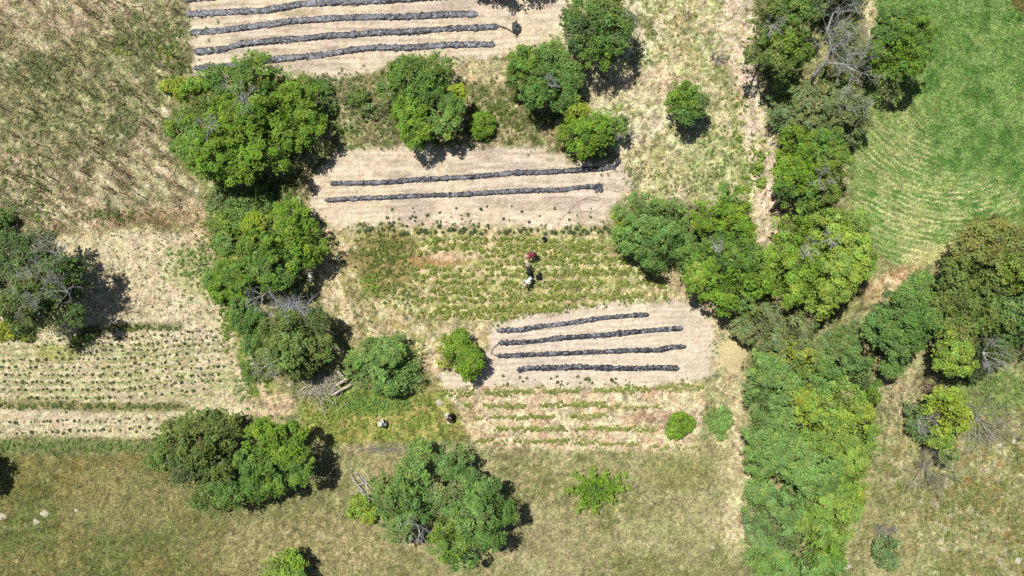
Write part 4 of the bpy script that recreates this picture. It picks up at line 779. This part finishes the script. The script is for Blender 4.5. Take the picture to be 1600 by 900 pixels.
add_plants(ly, .18, 14, lambda: np.array([(.22, .26, .045), (.17, .225, .04), (.3, .32, .1)][rng.integers(3)]), .2, .7)
add_plants([(a, 361+rng.normal()*3) for a in np.arange(560, 960, 5.5) if rng.random() < .75], .2, 14, lambda: np.array([(.09, .13, .05), (.07, .1, .04)][rng.integers(2)]), .2, .7)
flush('crop_plants', 'dense yellow-green leafy crop in rows on the middle plot around the people')
l2 = []
for y0, x0, x1 in ((611, 690, 1100), (614, 690, 1098), (631, 700, 945), (634, 720, 1035), (651, 720, 950), (653, 800, 940), (668, 760, 1015), (671, 780, 1025), (688, 740, 920), (691, 850, 1000), (697, 1000, 1095)):
    X = np.arange(x0, x1, 4.); Y = y0+rng.normal(size=len(X))*1.7+(-8*((X-700)/400)**2 if y0 < 616 else 0)+2*np.sin(X/70.+y0)
    k = vnoise(X, Y*0+y0, 16, 84) > .25; l2 += list(zip(X[k], Y[k]))
add_plants(l2, .15, 12, lambda: np.array([(.22, .26, .05), (.17, .22, .04), (.28, .3, .1)][rng.integers(3)]), .16, .7)
flush('crop_plants', 'broken rows of yellow-green leafy crop on the lower plot')

# ---------------------------------------------------------------- grasses
def blades(n, region, name, label, length, width, lean, green, seedf, dens=None, tall=None):
    x0, x1, y0, y1 = region; X = rng.uniform(x0, x1, n); Y = rng.uniform(y0, y1, n); k = rng.random(n) < dens(X, Y); X, Y = X[k], Y[k]; n = len(X)
    c = palette(X, Y)*1.0; j = rng.uniform(.65, 1.75, (n, 1)); c = c*j; gmask = (rng.random((n, 1)) < green); c = np.where(gmask, c*np.array([.9, 1.05, .8]), c*np.array([1.22, 1.17, 1.12]))
    a = rng.uniform(0, 6.28, n); ln = rng.uniform(.5, 1.3, n)*length; le = rng.uniform(*lean, n)
    bx, by = wx(X), wy(Y); bz = H(bx, by)-.02; dx, dy = np.cos(a), np.sin(a); w = width*rng.uniform(.6, 1.4, n)
    V = np.empty((n, 3, 3)); V[:, 0] = np.stack([bx-dy*w, by+dx*w, bz], 1); V[:, 1] = np.stack([bx+dy*w, by-dx*w, bz], 1)
    V[:, 2] = np.stack([bx+dx*ln*np.sin(le), by+dy*ln*np.sin(le), bz+ln*np.cos(le)+.03], 1)
    tag(obj(name, npmesh(name, V.reshape(-1, 3), np.arange(3*n).reshape(-1, 3), np.repeat(np.clip(c, 0, .8), 3, 0), M_grass)), label, 'grass', None, 'stuff')
def notin(*polys):
    def f(X, Y):
        d = np.ones(X.shape)
        for P in polys: d *= (sdist(X, Y, P) < -2)
        return d
    return f
soils = notin(P_TOP, P_MID, P_LOW, P_GREEN, P_UL, P_LEFT, P_CROP, P_CROP2)
blades(330000, (-60, 1700, -60, 960), 'meadow_grass', 'short dry olive and straw coloured grass between the plots', .24, .028, (.6, 1.4), .5, None, lambda X, Y: soils(X, Y)*(.35+.65*(vnoise(X, Y, 14, 90) > .4))*(1-.8*zmask(X, Y, P_TRACK, 8, 9, 24, 18)))
blades(110000, (-60, 340, -60, 370), 'rough_grass', 'coarse tan and grey-green weeds over the rough upper left field', .28, .031, (.6, 1.4), .45, None, lambda X, Y: (sdist(X, Y, P_UL) > -4)*(.3+.7*(fbm(X, Y, 14, 91) > .45)))
blades(150000, (1330, 1700, -60, 440), 'green_crop_grass', 'fresh green cereal crop in curving sown lines', .22, .026, (.5, 1.35), .5, None, lambda X, Y: (sdist(X, Y, P_GREEN) > -2)*np.clip(1.0-1.5*sstep(.55, .85, .5+.5*np.cos(np.hypot(X-1490, Y-110)*2*math.pi/8.2+9*fbm(X, Y, 50, 57)))*sstep(.38, .62, fbm(X, Y, 34, 66))*(.25+.55*sstep(180, 330, Y)), .02, 1))
blades(26000, (540, 1110, 350, 710), 'crop_weeds', 'thin dry grass among the crop rows', .14, .016, (.6, 1.35), .5, None, lambda X, Y: ((sdist(X, Y, P_CROP) > 0) | (sdist(X, Y, P_CROP2) > 0))*.8)
blades(16000, (-60, 400, 360, 690), 'field_weeds', 'sparse pale weeds between the rows of the left field', .12, .016, (.6, 1.35), .6, None, lambda X, Y: (sdist(X, Y, P_LEFT) > 0)*.9)
# tall dead stalks on the rough field, each a leaning stem that throws a thin shadow
sg = []
for _ in range(170):
    a, b = rng.uniform(-20, 300), rng.uniform(-20, 355); x, y = float(wx(a)), float(wy(b))
    if sdist(np.array([a]), np.array([b]), P_UL)[0] < 6: continue
    z = float(H(x, y)); h = rng.uniform(.7, 1.5); e = np.array([x+rng.normal()*.15, y+rng.normal()*.15, z+h]); sg.append((np.array([x, y, z]), e, .04, .03)); 
    for q in range(4): sg.append((e, e+rng.normal(size=3)*.12, .02, .012))
tag(obj('dry_stalks', seg_mesh('dry_stalks', sg, alb(150, 130, 96), M_twig, 4)), 'scattered tall dead stalks over the rough upper left field', 'dry stalks', None, 'stuff')
# leafy weeds
def weeds(lst, name, label):
    for (cx, cy, rx, ry, n, r, col) in lst:
        P = []
        for _ in range(n):
            u = rng.normal(size=2)*.55; P.append((cx+u[0]*rx, cy+u[1]*ry))
        add_plants(P, r, 9, lambda: np.array(PAL[col])*rng.uniform(.8, 1.2), .2, .5)
    flush(name, label)
weeds([(300, 415, 40, 45, 120, .15, 'F'), (335, 400, 30, 60, 110, .15, 'G'), (360, 330, 35, 40, 160, .17, 'F'), (355, 500, 14, 55, 130, .15, 'G'), (385, 590, 20, 40, 90, .15, 'F'), (430, 310, 30, 30, 90, .17, 'M')], 'leafy_weeds', 'leafy green weeds on the verge between the left field and the trees')
weeds([(1120, 240, 45, 50, 120, .13, 'F'), (1180, 250, 20, 50, 60, .14, 'L'), (1030, 60, 70, 50, 90, .12, 'S'), (1080, 290, 70, 20, 90, .12, 'S'), (1150, 180, 20, 60, 60, .13, 'G'), (1000, 270, 40, 20, 50, .12, 'S')], 'leafy_weeds', 'scattered green weeds on the cream ground beside the dirt path')
weeds([(545, 150, 50, 40, 200, .15, 'S'), (540, 210, 40, 20, 60, .14, 'M'), (800, 180, 60, 30, 140, .15, 'O'), (760, 150, 40, 30, 60, .14, 'S'), (595, 205, 30, 20, 50, .14, 'S')], 'leafy_weeds', 'dull olive weeds on the strip between the top and middle plots')
weeds([(600, 400, 40, 40, 220, .14, 'O'), (580, 440, 20, 20, 70, .15, 'L'), (640, 455, 40, 30, 80, .13, 'O'), (560, 500, 60, 30, 60, .12, 'S')], 'leafy_weeds', 'olive weeds overgrowing the left end of the middle crop plot')
weeds([(580, 628, 70, 20, 200, .16, 'F'), (520, 650, 60, 30, 120, .15, 'L'), (640, 660, 60, 25, 90, .15, 'L')], 'leafy_weeds', 'fresh green weeds around the crouching person in white')
weeds([(x_, 635, 16, 5, 9, .13, 'O') for x_ in range(-10, 285, 14)]+[(x_, 512, 12, 4, 7, .15, 'O') for x_ in range(150, 290, 14)]+[(x_, 697, 16, 9, 9, .13, 'F') for x_ in range(0, 235, 16)], 'leafy_weeds', 'dark weed bands along the rows of the left field')
weeds([(60, 110, 80, 40, 170, .15, 'S'), (180, 200, 70, 50, 220, .15, 'S'), (230, 60, 60, 50, 160, .15, 'O'), (70, 190, 70, 40, 120, .14, 'S'), (30, 270, 60, 40, 120, .15, 'O'), (160, 335, 70, 15, 90, .15, 'O'), (30, 320, 50, 25, 90, .16, 'S'), (270, 100, 20, 60, 90, .15, 'M'), (190, 85, 14, 8, 12, .14, 'Y'), (262, 85, 12, 12, 14, .15, 'Y'), (65, 340, 14, 10, 16, .16, 'L')], 'leafy_weeds', 'grey-green weed patches on the rough upper left field')
wl = []
for P in (P_TOP, P_MID, P_LOW):
    for (x0_, y0_), (x1_, y1_) in zip(P, P[1:]+P[:1]):
        for q in range(int(math.hypot(x1_-x0_, y1_-y0_)/26)):
            t_ = rng.random(); wl.append((x0_+(x1_-x0_)*t_, y0_+(y1_-y0_)*t_, 9, 5, 4, .1, 'SOF'[rng.integers(3)]))
weeds(wl, 'leafy_weeds', 'small weeds creeping over the edges of the bare plots')
weeds([(1560, 600, 60, 40, 160, .14, 'F'), (1400, 690, 40, 90, 90, .13, 'S'), (1500, 800, 90, 70, 110, .13, 'O'), (1370, 640, 20, 40, 40, .14, 'S')], 'leafy_weeds', 'soft green weeds on the lower right meadow')
print('objects', len(bpy.data.objects), 'verts', sum(len(m.vertices) for m in bpy.data.meshes))

import re
for o in bpy.data.objects:
    if o.get('label') and len(re.findall(r"[A-Za-z']+", o['label'])) > 16: print('LONG', o.name, o['label'])
